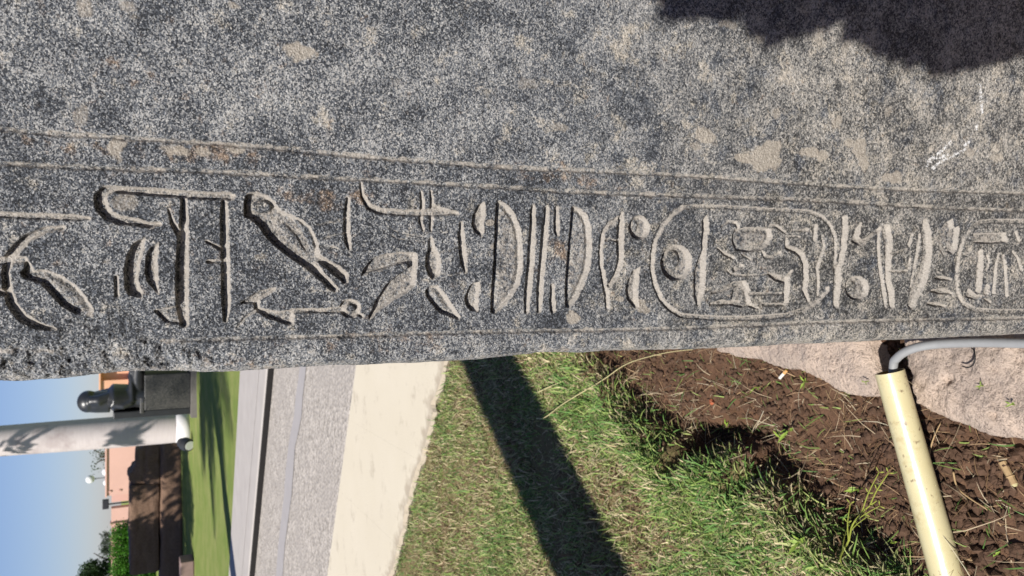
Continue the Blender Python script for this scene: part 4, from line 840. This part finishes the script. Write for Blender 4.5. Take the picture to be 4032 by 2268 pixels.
# spotlight at the palm foot
a = gp(755, 1742, .13); t = thing('garden_spotlight', 'small black spotlight standing on the lawn at the palm foot', 'spotlight', (a[0], a[1] - .2, .12))
bm = bmesh.new(); add_tube(bm, [(0, 0, 0), (0, 0, .1)], .03, 10); bm_obj('spike', bm, MAT['metal'], t)
bm = bmesh.new(); add_tube(bm, [(.0, -.12, .08), (.02, 0, .16), (.04, .12, .24)], [.13, .14, .09], 18); bm_obj('housing', bm, MAT['metal'], t)
bm = bmesh.new(); add_tube(bm, [(-.004, -.128, .076), (-.006, -.135, .072)], .10, 18); bm_obj('lens', bm, MAT['opal'], t)

# pink garden wall with recess, coping and pilasters
YW = 44.
def wx(py, px=450, Y=YW): return at(px, py, Y)[0]
def wz(px, Y=YW): return at(px, 1800, Y)[2]
t = thing('pink_wall', 'pink rendered boundary wall with a recess and flat coping beyond the sandstone', 'wall', (0, 0, 0))
zt1 = wz(421); zt2 = wz(438)
xR = wx(1680); x1_ = wx(1950); x2_ = wx(1998); xL = wx(2600)
for nm, x0, x1, y0, zt_ in (('wall_panel', x1_, xR, YW, zt1), ('wall_panel', x2_, x1_ - .01, YW + 1.1, zt2), ):
    bm = bmesh.new(); add_box(bm, x0, x1, y0, y0 + .6, 0, zt_); bm_obj(nm, bm, MAT['pink'], t)
edges = [x2_, wx(2062), wx(2128), wx(2190), wx(2262), wx(2340), wx(2440), wx(2600)]
for a, c in zip(edges, edges[1:]):
    bm = bmesh.new(); add_box(bm, c + .05, a - .05, YW, YW + .5, 0, zt2); bm_obj('wall_panel', bm, MAT['pink'], t)
    bm = bmesh.new(); add_box(bm, c - .048, c + .048, YW - .12, YW + .45, 0, zt2 + .05, .01); bm_obj('pilaster', bm, MAT['pinkdark'], t)
bm = bmesh.new(); add_box(bm, x1_ - .06, xR, YW - .08, YW + .66, zt1 + .003, zt1 + .08, .01); bm_obj('coping', bm, MAT['pink'], t)
for k in range(3):
    bm = bmesh.new(); add_box(bm, x1_ + .16, x1_ + .26, YW - .05, YW - .002, zt1 - .2 - k * .45, zt1 - .08 - k * .45, .01); bm_obj('boss', bm, MAT['pinkdark'], t)
# peach building behind the statue
YP = 62.; t = thing('peach_building', 'orange-peach rendered building with a cornice behind the black statue', 'building', (0, 0, 0))
xr, xl, xm = at(450, 1340, YP)[0], at(450, 1560, YP)[0], at(450, 1497, YP)[0]; zc = at(515, 1500, YP)[2]; ztp = at(397, 1500, YP)[2]
bm = bmesh.new(); add_box(bm, xl, xr, YP, YP + 8, 0, zc); bm_obj('ground_storey', bm, MAT['pink'], t)
bm = bmesh.new(); add_box(bm, xl + .1, xm, YP + .05, YP + 8, zc + .16, ztp); bm_obj('upper_wall', bm, MAT['peach'], t)
bm = bmesh.new(); add_box(bm, xm + .002, xr, YP + .6, YP + 8, zc + .16, ztp); bm_obj('upper_wall', bm, MAT['peach'], t)
bm = bmesh.new(); add_box(bm, xl - .15, xr, YP - .18, YP + 8.1, zc + .002, zc + .155, .02); bm_obj('cornice', bm, MAT['pinkdark'], t)
bm = bmesh.new(); add_box(bm, xl - .1, xr, YP - .1, YP + 8.1, ztp + .002, ztp + .12, .02); bm_obj('parapet', bm, MAT['peach'], t)
a = at(480, 1555, 58.); t = thing('white_gatepost', 'white painted gatepost seen beside the statue shoulder in front of the peach building', 'gatepost', (a[0] - .35, 58., 0))
zz = at(445, 1555, 58.)[2]; bm = bmesh.new(); add_box(bm, -.3, .3, -.3, .3, 0, zz - .2, .03); bm_obj('shaft', bm, MAT['white'], t); bm = bmesh.new(); add_box(bm, -.4, .4, -.4, .4, zz - .198, zz, .04); bm_obj('cap', bm, MAT['white'], t)
# globe lamps
def lamp(px_top, py, Y, globes, label):
    a = at(px_top, py, Y); t = thing('globe_lamp', label, 'lamp', (a[0], Y, 0)); zt_ = a[2]
    bm = bmesh.new(); add_tube(bm, [(0, 0, 0), (0, 0, .5), (0, 0, .55), (0, 0, zt_ - .16)], [.10, .09, .05, .04], 10); bm_obj('post', bm, MAT['greymetal'], t)
    for (dx, dz, r_) in globes:
        if dx:
            bm = bmesh.new(); add_tube(bm, [(0, 0, zt_ + dz - .3), (dx * .6, 0, zt_ + dz - .28), (dx, 0, zt_ + dz - r_)], .025, 6); bm_obj('arm', bm, MAT['greymetal'], t)
        bm = bmesh.new(); add_ball(bm, (dx, 0, zt_ + dz), r_, 3); bm_obj('globe', bm, MAT['opal'], t, True)
lamp(355, 1887, 50., [(0, 0, .23), (.35, -.83, .24), (-.28, -.85, .2)], 'three-globe garden lamp rising above the pink wall')
lamp(404, 1745, 50., [(0, 0, .24)], 'single white globe lamp above the pink wall beside the palm trunk')
a = at(428, 1985, 45.3); t = thing('floodlight', 'dark floodlight standing over the recess of the pink wall', 'floodlight', (a[0], 45.3, 0))
bm = bmesh.new(); add_tube(bm, [(0, 0, 0), (0, 0, zt2 + .25)], .04, 8); bm_obj('pole', bm, MAT['metal'], t)
bm = bmesh.new(); add_box(bm, -.22, .26, -.15, .12, zt2 + .12, zt2 + .42, .03); bm_obj('lamp_head', bm, MAT['metal'], t)
# clipped hedge
ha = at(470, 2060, 36.); hx1 = ha[0]; hx0 = at(470, 2500, 36.)[0]; hz1 = at(449, 2100, 36.)[2] + .08
cl = [(x, 36.4 + .3 * (k % 2), z, .42, .4) for k, x in enumerate(np.arange(hx0, hx1 - .35, .35)) for z in np.arange(.3, hz1 - .3, .4)]
t = thing('hedge', 'bright green clipped hedge in front of the pink wall', 'hedge', (0, 0, 0))
link('foliage', leaf_cloud('foliage', cl, 60000, (.05, .10), [(.06, .19, .012), (.09, .26, .02), (.04, .12, .012)], 6), t)
for x in np.arange(hx0 + .3, hx1, 1.):
    bm = bmesh.new(); add_tube(bm, [(x, 36.5, 0), (x, 36.5, hz1 * .6)], .05, 6); bm_obj('stem', bm, MAT['bark'], t)
def bg_tree(px, py, Y, r, n, size, label, tints, seed, thin=False):
    a = at(px, py, Y); rr = random.Random(seed); t = thing('tree', label, 'tree', (a[0], Y, 0)); zc = a[2]
    cl = [(rr.uniform(-r, r) * .8, rr.uniform(-r, r) * .6, zc + rr.uniform(-r, r) * .7, r * rr.uniform(.3, .55)) for _ in range(10)]
    link('crown', leaf_cloud('crown', cl, n, size, tints, seed), t)
    limb_tubes('trunk', [([(0, 0, 0), (.05, 0, zc * .5), (0, 0, zc)], (.16, .05)), ([(0, 0, zc * .6), (.3 * r, .1, zc), (.6 * r, .1, zc + .4 * r)], (.06, .02)), ([(0, 0, zc * .6), (-.3 * r, .1, zc), (-.5 * r, -.1, zc + .3 * r)], (.06, .02))], MAT['bark'], t)
bg_tree(405, 2222, 56., 1.3, 6000, (.1, .2), 'dark green bushy tree behind the pink wall at the lower picture edge', [(.03, .06, .02), (.05, .09, .03), (.02, .045, .015)], 21)
bg_tree(395, 1800, 60., .9, 260, (.1, .2), 'thin leafless looking tree with few grey-green leaves above the pink wall', [(.08, .11, .06), (.1, .12, .08)], 23)
bg_tree(440, 2130, 70., 1.0, 3000, (.1, .2), 'low distant shrub just showing over the pink wall coping', [(.05, .07, .04), (.06, .08, .05)], 25)
# broad tree left of the picture, shading the sandstone and a band of lawn
tc = np.array([-5.8, YB + .2, .5]); Lv = np.array(L); 
t0 = thing('shade_tree', 'broad leafy tree left of the picture shading the sandstone blocks', 'tree', (tc[0] - 7.2, tc[1] - 7.5, .1))
base = np.array(t0.location); rr = random.Random(3); cl = []
for k in range(84):
    gr = k % 3 == 0
    tgt = np.array([rr.uniform(-9.5, -3.9), (YB - rr.uniform(.3, 4.6)) if gr else YB + rr.uniform(-.3, 1.2), .12 if gr else rr.uniform(.1, 1.3)]); hh = rr.uniform(6.0, 8.0)
    if gr and tgt[1] < 23 - 4.6 + .0: continue
    if tgt[0] > -5.6 and rr.random() < (.3 if gr else .85): continue
    p = tgt + Lv * ((hh - tgt[2]) / Lv[2]); cl.append((*(p - base), rr.uniform(.5, .85)))
for tz in (1.25, 1.45, 3.4):
    tgt = np.array([pb_[0] - .1, pb_[1] - .3, tz]); p = tgt + Lv * ((7. - tz) / Lv[2]); cl.append((*(p - base), .2))
link('crown', leaf_cloud('crown', cl, 32000, (.12, .24), [(.04, .08, .02), (.06, .11, .03)], 31), t0)
cc = np.mean([c[:3] for c in cl], 0)
limb_tubes('trunk', [([(0, 0, 0), (.1, .1, 2.2), tuple(cc * [.3, .3, .55]), tuple(cc * [.7, .7, .9])], (.28, .12))] + [([tuple(cc * [.3, .3, .55]), tuple((np.array(c[:3]) + cc * .4) * [.6, .6, .72]), c[:3]], (.09, .03)) for c in cl[::8]], MAT['bark'], t0)
# unseen leaf clumps, added in place of the viewer's body to shade the pillar
def p7(x, y): return (2500 + x * .5947, y * .5947)
DB = 1.5
lob = [(330, -10, 80), (520, 0, 72), (700, -20, 85), (900, 90, 110), (960, 150, 80), (1080, 60, 115), (1260, 10, 120), (1400, -10, 105), (1640, 170, 118), (1720, 220, 105), (1900, 240, 150), (2080, 290, 150), (2260, 270, 150), (2430, 240, 135), (2600, 190, 140), (1560, 20, 130), (1800, 60, 170), (2050, 80, 170), (2300, 60, 180), (2560, 30, 180), (2800, 120, 180), (2800, -60, 200), (600, -160, 120), (850, -130, 150), (1100, -150, 160), (1350, -170, 160), (1600, -160, 170), (1850, -150, 180), (2150, -150, 190), (2450, -160, 190), (1000, -330, 150), (1400, -380, 170), (1850, -380, 190), (2300, -380, 190), (2700, -300, 190)]
bt = thing('shadow_foliage', 'unseen leaf clumps added behind the viewer, shaped to cast the shadow of the viewer on the granite', 'shadow caster', (-.15, -1.75, 0.0))
bl = np.array(bt.location); cl = []
for (x, y, r_) in lob:
    s0, z0 = face(*p7(x, y)); s1, _ = face(*p7(x, y + r_)); P0 = unface(s0, z0); jit = random.uniform(-.12, .12)
    c = P0 - Lv * (DB + jit); cl.append((*(c - bl), abs(s1 - s0) * .84))
link('foliage', leaf_cloud('foliage', cl, 42000, (.018, .032), [(.04, .09, .02), (.06, .12, .03)], 41, jit=.0), bt)  # added leaf clumps that cast the viewer's shadow
cc = np.mean([c[:3] for c in cl], 0)
limb_tubes('stem', [([(0, 0, 0), (.02, .1, .8), tuple(cc * [.5, .5, .75]), tuple(cc)], (.035, .016))] + [([tuple(cc * [.5, .5, .75]), tuple((np.array(c[:3]) + cc) * .5), c[:3]], (.012, .004)) for c in cl[::3]], MAT['bark'], bt)

# unseen dense trees added behind the viewer to keep sky light off the pillar
tb = thing('sky_block_trees', 'dense dark green trees, unseen, added behind the viewer to cut sky light on the granite', 'trees', (0, -8.5, 0))
cl = [(x + random.uniform(-.3, .3), random.uniform(-.4, .4), z, .95) for x in np.arange(-16, 16.1, 1.1) for z in np.arange(.6, 5.4, 1.05)]
link('foliage', leaf_cloud('foliage', cl, 40000, (.25, .42), [(.03, .06, .018), (.045, .085, .025)], 61), tb)  # leaves of the added, unseen trees
for x in np.arange(-15, 15.1, 2.5):
    bm = bmesh.new(); add_tube(bm, [(x, 0, -.05), (x + .1, 0, 2.), (x, .1, 4.6)], [.14, .10, .04], 8); bm_obj('trunk', bm, MAT['bark'], tb)  # trunks of the added, unseen trees
